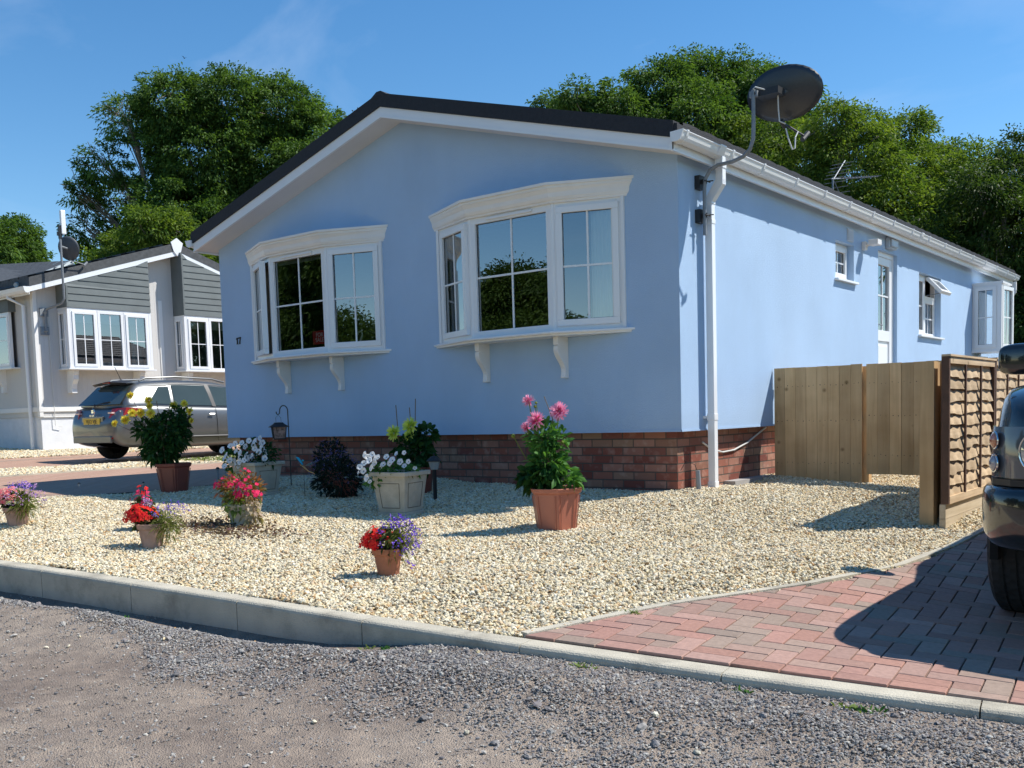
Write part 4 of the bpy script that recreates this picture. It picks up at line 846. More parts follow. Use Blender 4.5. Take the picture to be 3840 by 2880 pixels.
# left (shaded) wall window, with bracket and dark panel
fo, _m = casement(nb, (-19.4, Y0-.14), (-18.05, Y0-.14), 2.06, 3.27, True, True)
q = MB(); q.box((-19.5, Y0-.2, 2.03), (-17.95, Y0-.001, 2.058)); q.build('window_sill', white, nb); q = MB(); q.box((-19.45, Y0-.16, 3.275), (-18.0, Y0-.001, 3.62)); q.build('cladding', shade, nb)
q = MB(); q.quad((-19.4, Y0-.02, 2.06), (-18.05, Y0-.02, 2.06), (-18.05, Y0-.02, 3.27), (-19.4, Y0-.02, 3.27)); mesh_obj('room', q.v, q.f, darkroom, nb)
q = MB(); q.prism([(Y0, 2.03), (Y0-.18, 2.03), (Y0-.18, 1.93), (Y0-.16, 1.85), (Y0-.13, 1.75), (Y0-.08, 1.65), (Y0-.09, 1.52), (Y0, 1.52)], 0, -18.75, -18.65); q.build('bracket', wallwhite, nb)
q = MB(); q.tube([(-17.7, ya-.07, 3.62), (-17.7, ya-.07, 3.52), (-17.5, Y0-.07, 3.36), (-17.5, Y0-.07, .25)], .038, 8); q.build('downpipe', white, nb, smooth=True)
q = MB(); q.tube([(XN+.03, 3.2, 3.05), (XN+.03, 3.2, .75), (XN+.03, 3.35, .72)], .008, 5); q.build('cable', cable, nb)
# dish + flat antenna on a pole
ds = thing('satellite_dish', 'small dark dish below a white flat antenna on the white gable home', 'satellite dish', (0, 0, 0))
px_, py_ = XN+.62, 3.27
q = MB(); q.tube([(XN+.05, 3.12, 2.75), (XN+.06, 3.12, 3.2), (XN+.12, 3.13, 3.27), (px_-.06, py_-.03, 3.36), (px_, py_, 3.45), (px_, py_, 5.0)], .024, 8); q.build('pole', galv, ds, smooth=True)
q = MB(); q.box((XN+.001, 3.02, 3.12), (XN+.04, 3.2, 3.3)); q.box((XN+.001, 3.02, 2.72), (XN+.04, 3.2, 2.9)); q.tube([(XN+.02, 3.08, 3.2), (XN+.12, 3.14, 3.2)], .02, 6); q.tube([(XN+.02, 3.08, 2.8), (XN+.12, 3.14, 2.8)], .02, 6); q.build('wall_bracket', galv, ds)
def dishmesh(c, nrm, up, a, b, depth, inv=False):
    n = Vector(nrm).normalized(); u = Vector(up); r_ = u.cross(n).normalized(); u = n.cross(r_).normalized(); v = []; f = []
    for i in range(7):
        t_ = i/6
        for k in range(32): an = 2*math.pi*k/32; p = Vector(c)+r_*(a*t_*math.cos(an))+u*(b*t_*math.sin(an))+n*(depth*t_*t_); v.append(tuple(p))
    for i in range(6):
        for k in range(32): f.append((i*32+k, i*32+(k+1) % 32, (i+1)*32+(k+1) % 32, (i+1)*32+k))
    return v, f
v, f = dishmesh((px_-.17, py_+.24, 4.56), (-.55, .78, .25), (.0, 0, 1), .235, .26, .05)
o = mesh_obj('reflector', v, f, simple('dish_mesh', (.06, .07, .085), rough=.5, noise=.15, scale=8), ds, smooth=True); md = o.modifiers.new('s', 'SOLIDIFY'); md.thickness = .008
q = MB(); q.tube([(px_, py_, 4.56), (px_-.16, py_+.22, 4.56)], .022, 6); q.tube([(px_-.16, py_+.26, 4.32), (px_-.2, py_+.62, 4.26)], .010, 5); q.tube([(px_-.2, py_+.6, 4.24), (px_-.2, py_+.68, 4.32)], .025, 8); q.build('feed_arm', galv, ds)
q = MB(); q.box((px_-.02, py_+.02, 4.82), (px_+.05, py_+.12, 5.32)); q.build('flat_antenna', white, ds, bevel=.01); q = MB(); q.box((px_-.02, py_-.06, 4.78), (px_+.02, py_+.05, 4.86)); q.box((px_-.02, py_-.03, 4.72), (px_+.03, py_+.03, 5.0)); q.build('antenna_clamp', blackm, ds)
# candles on the sill
for i, (yy, h, rr) in enumerate([(3.86, .10, .05), (4.24, .16, .055), (4.42, .13, .04)]):
    q = MB(); q.lathe([(0, h+.015), (rr*.5, h+.012), (rr*.9, h), (rr, h*.9), (rr, 0), (0, 0)], (XN+.25, yy, 2.0), 12); tag(q.build('candle', cream, None, smooth=True), ['short pillar candle behind the left pane of the white gable bay', 'tall domed candle behind the middle pane of the white gable bay', 'slim candle at the right of the middle pane of the white gable bay'][i], 'candle', 'candles on the window sill')
# ================================================================ BLUE HOME: dish, aerial, signs
ds = thing('satellite_dish', 'large dark oval satellite dish on a cranked pole at the blue home corner', 'satellite dish', (0, 0, 0))
q = MB(); pts = [(.075, .34, 2.22), (.075, .34, 2.62), (.085, .34, 2.70), (.13, .345, 2.77), (.20, .35, 2.80), (.34, .35, 2.805), (.44, .35, 2.83), (.50, .35, 2.88), (.53, .35, 2.96), (.535, .35, 3.10), (.535, .35, 3.36)]
q.tube(pts, .0165, 12); q.build('pole', galv, ds, smooth=True)
q = MB()
for z in (2.68, 2.39): q.box((.001, .30, z-.06), (.05, .40, z+.055)); q.box((.05, .335, z-.02), (.10, .345, z+.02)); q.tube([(.10, .30, z), (.10, .40, z)], .006, 6); q.tube([(.05, .36, z+.005), (.14, .385, z+.005)], .005, 5)
q.build('wall_bracket', darkplastic, ds)
cen = Vector((.70, .58, 3.345)); nrm = Vector((-.12, .93, .30)).normalized()
v, f = dishmesh(cen, nrm, (-.03, 0, 1), .325, .225, .05)
o = mesh_obj('reflector', v, f, simple('dish_grey', (.035, .038, .045), rough=.35, noise=.1, scale=60, spec=.6), ds, smooth=True); md = o.modifiers.new('s', 'SOLIDIFY'); md.thickness = .006
q = MB(); q.box((.50, .345, 3.30), (.57, .372, 3.35)); q.build('clamp', galv, ds); q = MB(); q.tube([(.535, .35, 3.325), (.62, .48, 3.335), (.70, .57, 3.33)], .022, 8); q.box((.54, .38, 3.305), (.74, .52, 3.36)); q.build('mount', darkplastic, ds)
q = MB(); q.tube([(.70, .60, 3.10), (.78, .86, 3.03)], .010, 6); q.tube([(.77, .82, 3.0), (.79, .90, 3.07)], .022, 8); q.tube([(.69, .55, 3.12), (.71, .6, 3.07)], .02, 8); q.build('feed_arm', darkplastic, ds)
q = MB(); q.tube([(.54, .335, 3.36), (.56, .33, 3.372), (.62, .38, 3.35), (.68, .45, 3.352), (.70, .47, 3.32), (.695, .49, 3.2), (.70, .50, 3.10), (.73, .55, 3.085)], .006, 6); q.tube([(.73, .56, 3.05), (.745, .58, 2.96), (.77, .60, 2.875), (.785, .62, 2.885), (.78, .64, 2.98), (.78, .7, 3.04)], .006, 6); q.build('cable', cable, ds)
# aerial on the roof
ae = thing('tv_aerial', 'thin metal tv aerial standing on the roof beyond the dish', 'aerial', (0, 0, 0)); bx_, by_ = -.8, 5.82
q = MB(); q.tube([(bx_, by_, 3.2), (bx_, by_, 3.79)], .012, 6); q.build('mast', galv, ae)
q = MB(); q.tube([(bx_, by_-.05, 3.755), (bx_+.12, by_+1.5, 4.03)], .008, 6); q.tube([(bx_, by_+.05, 3.74), (bx_+.02, by_+.38, 3.5)], .008, 5); q.tube([(bx_, by_+.05, 3.78), (bx_+.02, by_+.42, 4.08)], .008, 5); q.build('boom', galv, ae)
q = MB()
for i in range(12): p = Vector((bx_, by_, 3.765)).lerp(Vector((bx_+.12, by_+1.5, 4.03)), .15+i*.072); q.tube([p+Vector((-.09, .01, 0)), p+Vector((.09, -.01, 0))], .0035, 4)
for i in range(5):
    for sg in (-1, 1): p = Vector((bx_+.01, by_+.07+i*.07, 3.76+sg*(.03+i*.06))); q.tube([p+Vector((-.15, 0, 0)), p+Vector((.15, 0, 0))], .0035, 4)
q.build('elements', galv, ae)
def text(name, s, size, loc, rx, rz, mat, parent, extrude=.001, align='CENTER', sp=1.0):
    c = bpy.data.curves.new(name, 'FONT'); c.body = s; c.size = size; c.extrude = extrude; c.align_x = align; c.align_y = 'CENTER'; c.space_line = .85; c.space_character = sp; c.offset = size*.012
    t = bpy.data.objects.new('tmp', c); COL.objects.link(t); bpy.context.view_layer.update()
    me = bpy.data.meshes.new_from_object(t.evaluated_get(bpy.context.evaluated_depsgraph_get())); bpy.data.objects.remove(t)
    me.materials.clear(); me.materials.append(mat); me.name = name
    o = bpy.data.objects.new(name, me); COL.objects.link(o); o.location = loc; o.rotation_euler = (rx, 0, rz); o.parent = parent; return o
fsn = thing('for_sale_sign', 'red FOR SALE sign with white letters inside the bay window by the house number', 'sign', (-4.455, -.165, 1.63))
q = MB(); q.box((-.115, -.002, -.075), (.115, .002, .075)); q.build('board', simple('sign_red', (.65, .04, .05), rough=.5), fsn)
lw = simple('sign_white', (.8, .8, .8), rough=.5); text('lettering', 'FOR\nSALE', .066, (0, -.0025, 0), math.pi/2, 0, lw, fsn)
sw = MB(); cx, cy, cz = -3.93, -.06, 1.50
sw.tube([(cx+.05, cy, cz+.02), (cx+.02, cy, cz+.05), (cx+.035, cy, cz+.09), (cx+.055, cy, cz+.12), (cx+.05, cy, cz+.15), (cx+.02, cy, cz+.165), (cx-.005, cy, cz+.15), (cx-.01, cy, cz+.125)], [.02, .014, .011, .010, .010, .010, .009, .003], 8)
sw.tube([(cx-.06, cy, cz+.035), (cx, cy, cz+.02), (cx+.06, cy, cz+.02)], [.004, .028, .022], 8); tag(sw.build('swan_ornament', simple('ornament', (.55, .66, .72), rough=.2), None, smooth=True), 'pale glass swan ornament on the sill behind a bay window pane', 'ornament')
# ================================================================ FENCES
def plank_fence(mb, x0, x1, y, z0, z1, w=.105, cols=None, th=.016):
    n = max(1, round((x1-x0)/w)); ww = (x1-x0)/n
    for i in range(n):
        a = x0+i*ww; dz = random.uniform(-.003, .003); o = random.uniform(0, .005)
        mb.box((a+.0012, y-o-th, z0+random.uniform(-.004, .004)), (a+ww-.0012, y-o, z1+dz))
        r_ = random.random(); cols += [(r_, r_, r_)]*6
stain = simple('nail_stain', (.06, .045, .03), rough=.9)
def panel(label, cat, name, x0, x1, y, z0, z1, rails=True, cols=None):
    t = thing(name, label, cat, (0, 0, 0)); m = MB(); cc = []; plank_fence(m, x0, x1, y, z0, z1, cols=cc); mesh_obj('boards', m.v, m.f, wood, t, cols=cc)
    nl_ = MB(); n_ = max(1, round((x1-x0)/.105)); ww_ = (x1-x0)/n_
    for z in (z0+.185, (z0+z1)/2+.035, z1-.185):
        for i in range(n_):
            for f_ in (.28, .72): cx_, cz_ = x0+(i+f_)*ww_+random.uniform(-.006, .006), z+random.uniform(-.008, .008); nl_.lathe([(0, -.0005), (random.uniform(.003, .0055), .0005)], (cx_, y-.0235, cz_), 6, axis=1)
    nl_.build('nails', stain, t)
    r = MB(); [r.box((x0+.02, y+.001, z), (x1-.02, y+.045, z+.07)) for z in (z0+.15, (z0+z1)/2, z1-.22)]; mesh_obj('rails', r.v, r.f, wood, t, cols=[(.5,)*3]*(6*3)); return t
panel('low pale board fence panel between the brick skirting and the gate', 'fence', 'low_fence', .015, .905, 1.95, -.05, 1.09)
gt = panel('pale board garden gate standing clear of the gravel', 'gate', 'garden_gate', .945, 1.93, 1.95, .03, 1.085)
p = MB(); p.box((.885, 1.975, -.15), (.955, 2.055, 1.07)); tag(mesh_obj('gate_post', p.v, p.f, wood, None, cols=[(.6,)*3]*6), 'square timber post behind the gap between fence and gate', 'post')
p = MB(); p.box((1.985, -.005, -.35), (2.085, .095, 1.005)); po = mesh_obj('fence_post', p.v, p.f, wood, None, cols=[(.4,)*3]*6); tag(po, 'thick square timber post at the front end of the low fence', 'post')
sf_ = thing('low_fence', 'short closed board fence running from the thick post back to the gate', 'fence', (0, 0, 0)); m = MB(); cc = []
for i in range(17): a = .10+i*.109; r_ = random.random(); m.box((2.00, a, -.25), (2.016+.01*(i % 2), a+.106, 1.005+.045*i/17)); cc += [(r_,)*3]*6
mesh_obj('boards', m.v, m.f, wood, sf_, cols=cc)
# lap panels
def lap(y0, y1, zb, zt, label, x=2.16, zb2=None):
    t = thing('lap_fence_panel', label, 'fence', (0, 0, 0), 0, 'overlap fence panels along the block drive')
    fr_ = MB(); fr_.box((x-.02, y0, zb), (x+.035, y0+.03, zt)); fr_.box((x-.02, y1-.03, zb), (x+.035, y1, zt)); fr_.build('side_batten', batten, t)
    tb = MB(); tb.box((x+.012, y0+.03, zt-.05), (x+.036, y1-.03, zt)); tb.box((x-.02, y0-.0, zt), (x+.045, y1, zt+.015)); tb.box((x+.012, y0+.031, zb), (x+.036, y1-.031, zb+.055)); mesh_obj('rail', tb.v, tb.f, lapwood, t, cols=[(.8,)*3]*len(tb.f))
    n = 11; rows = MB(); h = (zt-zb-.10)/n; V = []; F = []; CC_ = []
    for i in range(n):
        z1 = zt-.045-i*h; ph = random.uniform(0, 6); am = random.uniform(.005, .012); f1 = random.uniform(6, 11); c_ = random.random(); N_ = 46
        nb_ = len(V)
        for k in range(N_+1):
            yy = y0+.03+(y1-y0-.06)*k/N_; wv = am*(math.sin(yy*f1+ph)+.4*math.sin(yy*f1*2.7+ph*2)); bo = .004*math.sin(yy*31+i)
            V += [(x-.004, yy, z1), (x+.010+bo, yy, z1-h*.6), (x+.022+bo*2, yy, z1-h-.016+wv), (x+.012+bo*2, yy, z1-h-.016+wv)]
        for k in range(N_):
            for q_ in range(3): a = nb_+4*k+q_; F.append([a, a+4, a+5, a+1]); CC_.append((c_,)*3)
    mesh_obj('lap_boards', V, F, lapwood, t, cols=CC_, smooth=False)
    vb = MB(); m_ = max(3, round((y1-y0)/.47))
    for k in range(1, m_): yy = y0+(y1-y0)*k/m_; vb.box((x+.024, yy-.013, zb+.055), (x+.038, yy+.013, zt-.05))
    vb.build('batten', batten, t)
    return t
def gboard(y0, y1, z0, z1, label):
    q = MB(); q.box((2.13, y0, z0), (2.175, y1, (z0+z1)/2-.0015)); q.box((2.131, y0, (z0+z1)/2+.0015), (2.174, y1, z1)); tag(mesh_obj('gravel_board', q.v, q.f, paleboard, None, cols=[(.6,)*3]*6+[(.8,)*3]*6), label, 'gravel board')
lap(-.02, 1.42, -.045, 1.035, 'first wavy overlap fence panel with dark battens beside the thick timber post'); gboard(-.02, 1.9, -.26, -.047, 'pale double gravel board under the first overlap panel')
lap(1.44, 3.26, -.03, 1.05, 'second overlap fence panel, partly behind the dark car'); lap(3.28, 5.1, -.03, 1.06, 'third overlap fence panel, farthest along the drive')
# ================================================================ CARS
silver = simple('silver_paint', (.18, .185, .185), rough=.34, noise=.02, metallic=.65, coat=.4)
darkpaint = simple('dark_green_paint', (.012, .014, .015), rough=.2, noise=.04, coat=1.0)
tailred = simple('tail_red', (.45, .012, .015), rough=.08, noise=.1, scale=20, coat=1)
cglass = simple('dark_car_glass', (.045, .062, .058), rough=.04, noise=.1, scale=2, spec=.6)
chrome = simple('chrome', (.7, .7, .7), rough=.1, noise=.02, metallic=1)
rimm = simple('alloy', (.42, .42, .43), rough=.3, noise=.05, metallic=.8)
yplate = simple('plate_yellow', (.72, .48, .03), rough=.4, noise=.03)
arch = simple('arch_black', (.006, .006, .006), rough=.9, noise=0)
tyrem, _nt2, _b2 = newmat('tyre'); _b2.inputs['Base Color'].default_value = (.022, .022, .022, 1); _b2.inputs['Roughness'].default_value = .85
_tc = _nt2.nodes.new('ShaderNodeTexCoord'); _v = _nt2.nodes.new('ShaderNodeTexVoronoi'); _v.inputs['Scale'].default_value = 26; _nt2.links.new(_tc.outputs['Object'], _v.inputs['Vector']); _bp = _nt2.nodes.new('ShaderNodeBump'); _bp.inputs['Distance'].default_value = .012; _nt2.links.new(_v.outputs['Distance'], _bp.inputs['Height']); _nt2.links.new(_bp.outputs[0], _b2.inputs['Normal'])
def loft(name, rings, mat, parent, capends=True, sub=1, closed=False):
    n = len(rings[0]); V = [p for r in rings for p in r]; F = []
    for i in range(len(rings)-1):
        for k in range(n if closed else n-1): F.append([i*n+k, i*n+(k+1) % n, (i+1)*n+(k+1) % n, (i+1)*n+k])
    if capends: F += [list(range(n))[::-1], list(range((len(rings)-1)*n, len(rings)*n))]
    m = MB(); m.add(V, F); o = m.build(name, mat, parent)
    o.data.polygons.foreach_set('use_smooth', [True]*len(o.data.polygons))
    if sub: md = o.modifiers.new('sub', 'SUBSURF'); md.levels = sub; md.render_levels = sub
    return o
def body_rings(st):
    R = []
    for (x, w, zb, zm, zt, zd) in st:
        h = [(0, zb), (w*.80, zb), (w*.955, zb+.05), (w, zm-.12), (w*1.004, zm+.06), (w*.985, (zm+zt)/2+.02), (w*.955, zt-.015), (w*.90, zt+.004), (w*.5, zd), (0, zd+.006)]
        R.append([(x, y, z) for y, z in h]+[(x, -y, z) for y, z in h[-2:0:-1]])
    return R
def cab_interp(cab, x):
    c = np.array(cab); return [np.interp(x, c[:, 0], c[:, k]) for k in range(1, 5)]
def cab_rings(cab):
    R = []
    for (x, wb, zb, wr, zr) in cab:
        dz = zr-zb; h = [(0, zb-.03), (wb*.98, zb-.03), (wb, zb), (wb*.35+wr*.65+.02*min(1, dz/.3), zb+dz*.60), (wr+.012, zb+dz*.90), (wr*.90, zr-.004), (wr*.5, zr+.012*min(1, dz/.3)), (0, zr+.018*min(1, dz/.3))]
        R.append([(x, y, z) for y, z in h]+[(x, -y, z) for y, z in h[-2:0:-1]])
    return R
def side_pt(cab, x, v, sg, off=.008):
    wb, zb, wr, zr = cab_interp(cab, x); dz = zr-zb
    ys = [wb, wb*.35+wr*.65+.02*min(1, dz/.3), wr+.012]; vs = [0, .6, .9]; y = np.interp(v, vs, ys)
    return (x, sg*(y+off), zb+dz*v)
def side_window(name, cab, pts, sg, parent, mat, nx=8, off=.008):
    """pts: bottom-left x, bottom-right x, top-right x, top-left x, v0, v1"""
    xb0, xb1, xt1, xt0, v0, v1 = pts; V = []; F = []; ny = 5
    for j in range(ny+1):
        t = j/ny; v = v0+(v1-v0)*t
        for i in range(nx+1):
            s = i/nx; x = (xb0+(xb1-xb0)*s)*(1-t)+(xt0+(xt1-xt0)*s)*t; V.append(side_pt(cab, x, v, sg, off))
    for j in range(ny):
        for i in range(nx): a = j*(nx+1)+i; F.append([a, a+1, a+nx+2, a+nx+1])
    return mesh_obj(name, V, F, mat, parent, smooth=True)
def wheel(parent, x, y, r, w, sg):
    e = MB(); e.lathe([(r*.62, -w/2), (r*.9, -w/2-.004), (r*.985, -w/2+.02), (r, -w/2+.05)]+[q for k in range(3) for q in ((r, -w*.22+k*w*.22-.006), (r-.008, -w*.22+k*w*.22-.005), (r-.008, -w*.22+k*w*.22+.005), (r, -w*.22+k*w*.22+.006))]+[(r, w/2-.05), (r*.985, w/2-.02), (r*.9, w/2+.004), (r*.62, w/2)], (0, 0, 0), 40, axis=1)
    o = e.build('wheel', tyrem, parent, smooth=True); o.location = (x, y, r)
    c = MB(); c.lathe([(r*.64, -w/2*.5), (r*.64, w/2*.92), (r*.60, w/2*.98), (r*.57, w/2*.8), (r*.56, 0)], (0, 0, 0), 32, axis=1)
    for k in range(7):
        a = 2*math.pi*k/7; M_ = Matrix.Rotation(a, 4, 'Y'); c.box((-.028, w/2*.62, r*.1), (.028, w/2*.80, r*.58), M_)
    c.lathe([(0, w/2*.86), (r*.15, w/2*.84), (r*.16, w/2*.5)], (0, 0, 0), 16, axis=1)
    ro_ = c.build('rim', rimm, o, smooth=True); ro_.scale = (1, sg, 1)
    h = MB(); h.lathe([(0, 0), (r*.6, 0)], (0, 0, 0), 24, axis=1); h.build('brake_shadow', arch, o)
    return o
def archdisc(parent, x, y0, y1, r, zc):
    m = MB(); n = 20; P = [(x+r*math.cos(math.pi*i/n), zc+r*math.sin(math.pi*i/n)) for i in range(n+1)]+[(x-r, zc-.16), (x+r, zc-.16)]
    P = [(x+r*math.cos(math.pi*i/n), zc+r*math.sin(math.pi*i/n)) for i in range(n+1)]+[(x-r, zc-.06), (x+r, zc-.06)]
    m.prism(P, 1, min(y0, y1), max(y0, y1)); return m.build('wheel_arch', arch, parent)
# ---- silver estate
CK = 1.03
es = thing('estate_car', 'silver grey estate car parked in front of the white gable home, rear towards us', 'car', (-13.17, 1.84, .06), math.radians(92)); es.scale = (CK,)*3
st = [(0, .60, .42, .55, .66, .67), (.035, .70, .36, .56, .72, .73), (.10, .76, .30, .58, .86, .87), (.20, .80, .26, .60, .96, .98), (.40, .83, .235, .62, .985, 1.0), (.85, .845, .22, .62, .98, .99), (1.6, .845, .20, .60, .95, .96), (2.4, .845, .20, .60, .93, .94), (3.1, .84, .21, .60, .90, .93), (3.5, .83, .22, .58, .84, .89), (3.9, .79, .24, .54, .73, .79), (4.10, .70, .27, .50, .64, .69), (4.20, .50, .34, .48, .56, .58)]
body = loft('body', body_rings(st), silver, es)
cab = [(.17, .74, .98, .73, .99), (.32, .755, .985, .66, 1.14), (.50, .765, .985, .56, 1.34), (.56, .77, .985, .535, 1.395), (.80, .775, .98, .53, 1.43), (1.4, .775, .955, .545, 1.455), (2.1, .775, .935, .545, 1.44), (2.5, .77, .925, .535, 1.40), (2.9, .765, .92, .57, 1.24), (3.3, .74, .915, .70, .99), (3.42, .72, .91, .71, .92)]
loft('roof', cab_rings(cab), silver, es)
for sg in (-1, 1):
    side_window('rear_quarter_window', cab, (.66, 1.13, 1.19, .98, .06, .74), sg, es, cglass)
    side_window('side_window', cab, (1.20, 2.02, 1.98, 1.26, .05, .80), sg, es, cglass); side_window('side_window', cab, (2.10, 3.16, 2.72, 2.07, .05, .80), sg, es, cglass)
    side_window('pillar', cab, (2.02, 2.10, 2.07, 1.98, .02, .84), sg, es, blackm, off=.010)
    for (P_) in ((.63, 1.16, 1.22, .95, .79, .82), (1.18, 2.04, 2.0, 1.24, .84, .87), (2.08, 2.8, 2.72, 2.05, .84, .87)): side_window('window_trim', cab, (P_[0], P_[1], P_[2], P_[3], P_[4], P_[5]), sg, es, blackm, off=.008)
    m = MB(); m.tube([(.66, sg*.51, 1.42), (.78, sg*.525, 1.475), (1.4, sg*.535, 1.505), (2.2, sg*.525, 1.475), (2.5, sg*.51, 1.415)], .017, 8); m.build('roof_rail', silver, es, smooth=True)
    for x_ in (.86, 3.32): archdisc(es, x_, sg*.80, sg*.853, .35, .30); wheel(es, x_, sg*.745, .305, .20, sg)
    m = MB(); m.tube([(1.88, sg*.865, .80), (1.98, sg*.875, .80)], .014, 6); m.tube([(3.0-.15, sg*.865, .79), (2.75, sg*.875, .79)], .014, 6); m.build('door_handle', chrome, es)
    for x_ in (1.10, 2.06, 3.05):
        m = MB(); P = [(x_, sg*.8465, .3), (x_, sg*.853, .55), (x_, sg*.851, .70), (x_, sg*.83, .85), (x_, sg*.815, .92)]; m.tube(P, .004, 4); m.build('door_gap', arch, es)
    m = MB(); m.tube([(.95+.2, sg*.848, .40), (2.9, sg*.848, .38)], .02, 6); m.build('side_strip', darkplastic, es)
    m = MB(); m.lathe([(0, -.08), (.06, -.05), (.085, .02), (.07, .07), (0, .08)], (2.95, sg*.92, 1.0), 12, axis=1); m.build('door_mirror', silver, es, smooth=True)
    # tail lamp wraps the corner
    V = [(.055, .48, .77), (.16, .74, .76), (.40, .838, .80), (.50, .842, .93), (.22, .79, .945), (.13, .50, .93)]
    m = MB(); V = [(x_-.014, sg*(y+.012), z) for x_, y, z in V]; m.add(V, [(0, 1, 4, 5), (1, 2, 3, 4)]); to = m.build('tail_light', tailred, es); md = to.modifiers.new('s', 'SOLIDIFY'); md.thickness = .02
    m = MB(); m.box((.05, sg*.52-.06, .845), (.11, sg*.52+.06, .87)); m.lathe([(0, 0), (.022, .004), (.024, .02)], (.13, sg*.70, .87), 10, axis=0); m.build('lens', simple('clear_lens', (.8, .55, .5), rough=.1), to)
    m = MB(); m.box((.012, sg*.55-.07, .40), (.028, sg*.55+.07, .425)); m.build('reflector', tailred, es)
# rear glass
V = []; F = []
for j in range(6):
    t = j/5; x_ = .185+(.50-.185)*t; wb, zb, wr, zr = cab_interp(cab, x_)
    for i in range(9): s_ = -1+2*i/8; V.append((x_-.022-.02*(1-s_*s_), s_*(wr*.93), zr+.004))
for j in range(5):
    for i in range(8): a = j*9+i; F.append([a, a+1, a+10, a+9])
mesh_obj('rear_window', V, F, cglass, es, smooth=True)
m = MB(); m.add([(.38, -.53, 1.385), (.34, 0, 1.425), (.38, .53, 1.385), (.62, .52, 1.425), (.62, 0, 1.462), (.62, -.52, 1.425)]+[(.43, -.53, 1.35), (.39, 0, 1.38), (.43, .53, 1.35)], [(0, 1, 4, 5), (1, 2, 3, 4), (0, 6, 7, 1), (1, 7, 8, 2)]); sp_ = m.build('spoiler', blackm, es)
m = MB(); m.box((.325, -.10, 1.395), (.36, .10, 1.408)); m.build('brake_light', tailred, sp_)
m = MB(); m.tube([(.15, .1, 1.0), (.17, -.2, 1.045), (.18, -.34, 1.055)], .010, 5); m.lathe([(0, -.02), (.03, 0), (0, .03)], (.15, .1, 1.0), 8, axis=0); m.build('wiper', blackm, es)
m = MB(); m.box((-.012, -.60, .33), (.03, .60, .45)); m.build('bumper_insert', silver, es, bevel=.01)
m = MB(); m.box((.022, -.34, .63), (.06, .34, .80)); m.build('plate_recess', silver, es, bevel=.01)
npl = MB(); npl.box((.008, -.26, .655), (.03, .26, .768)); npo = npl.build('number_plate', yplate, es)
text('plate_lettering', 'VJ12 VJE', .098, (.0065, 0, .711), math.pi/2, -math.pi/2, blackm, npo)
m = MB(); m.lathe([(.045, 0), (.055, .006), (.045, .012)], (.045, 0, .89), 16, axis=0); bd = m.build('badge', chrome, es)
q = MB()
for z_ in (-.025, .005): q.box((.036, -.035, .89+z_), (.047, .035, .91+z_), Matrix.Identity(4))
q.build('badge_bars', chrome, bd)
text('model_lettering', 'I B I Z A', .045, (.02, .0, .815), math.pi/2, -math.pi/2, chrome, es)
m = MB(); m.tube([(.70, .1, 1.46), (.60, .12, 1.70)], .006, 5); m.lathe([(.0, .03), (.03, 0)], (.70, .1, 1.455), 8); m.build('antenna', blackm, es)
# seats seen through glass are left dark. ---- dark 4x4 on the block drive
LR = thing('off_road_car', 'dark off-road car cut by the right frame edge, parked on the block paving', 'car', (4.0, 1.93, -.365), math.radians(-90))
st = [(0, .80, .45, .75, .95, 1.0), (.06, .88, .38, .75, 1.15, 1.17), (.3, .94, .33, .75, 1.20, 1.22), (1.0, .957, .30, .75, 1.18, 1.2), (2.2, .96, .30, .75, 1.15, 1.16), (3.2, .958, .30, .75, 1.12, 1.15), (3.7, .955, .31, .76, 1.16, 1.21), (4.2, .95, .33, .76, 1.15, 1.20), (4.50, .945, .35, .74, 1.14, 1.18), (4.68, .925, .37, .72, 1.115, 1.16), (4.80, .89, .38, .70, 1.07, 1.12), (4.90, .80, .40, .68, 1.01, 1.05), (4.96, .66, .42, .66, .90, .93)]
loft('body', body_rings(st), darkpaint, LR)
cab2 = [(.08, .84, 1.17, .82, 1.19), (.22, .86, 1.18, .70, 1.70), (.32, .87, 1.18, .68, 1.78), (.9, .88, 1.17, .68, 1.84), (2.2, .88, 1.15, .68, 1.85), (2.6, .88, 1.14, .66, 1.80), (3.05, .87, 1.13, .74, 1.50), (3.5, .84, 1.12, .82, 1.16), (3.6, .83, 1.11, .82, 1.12)]
loft('roof', cab_rings(cab2), darkpaint, LR)
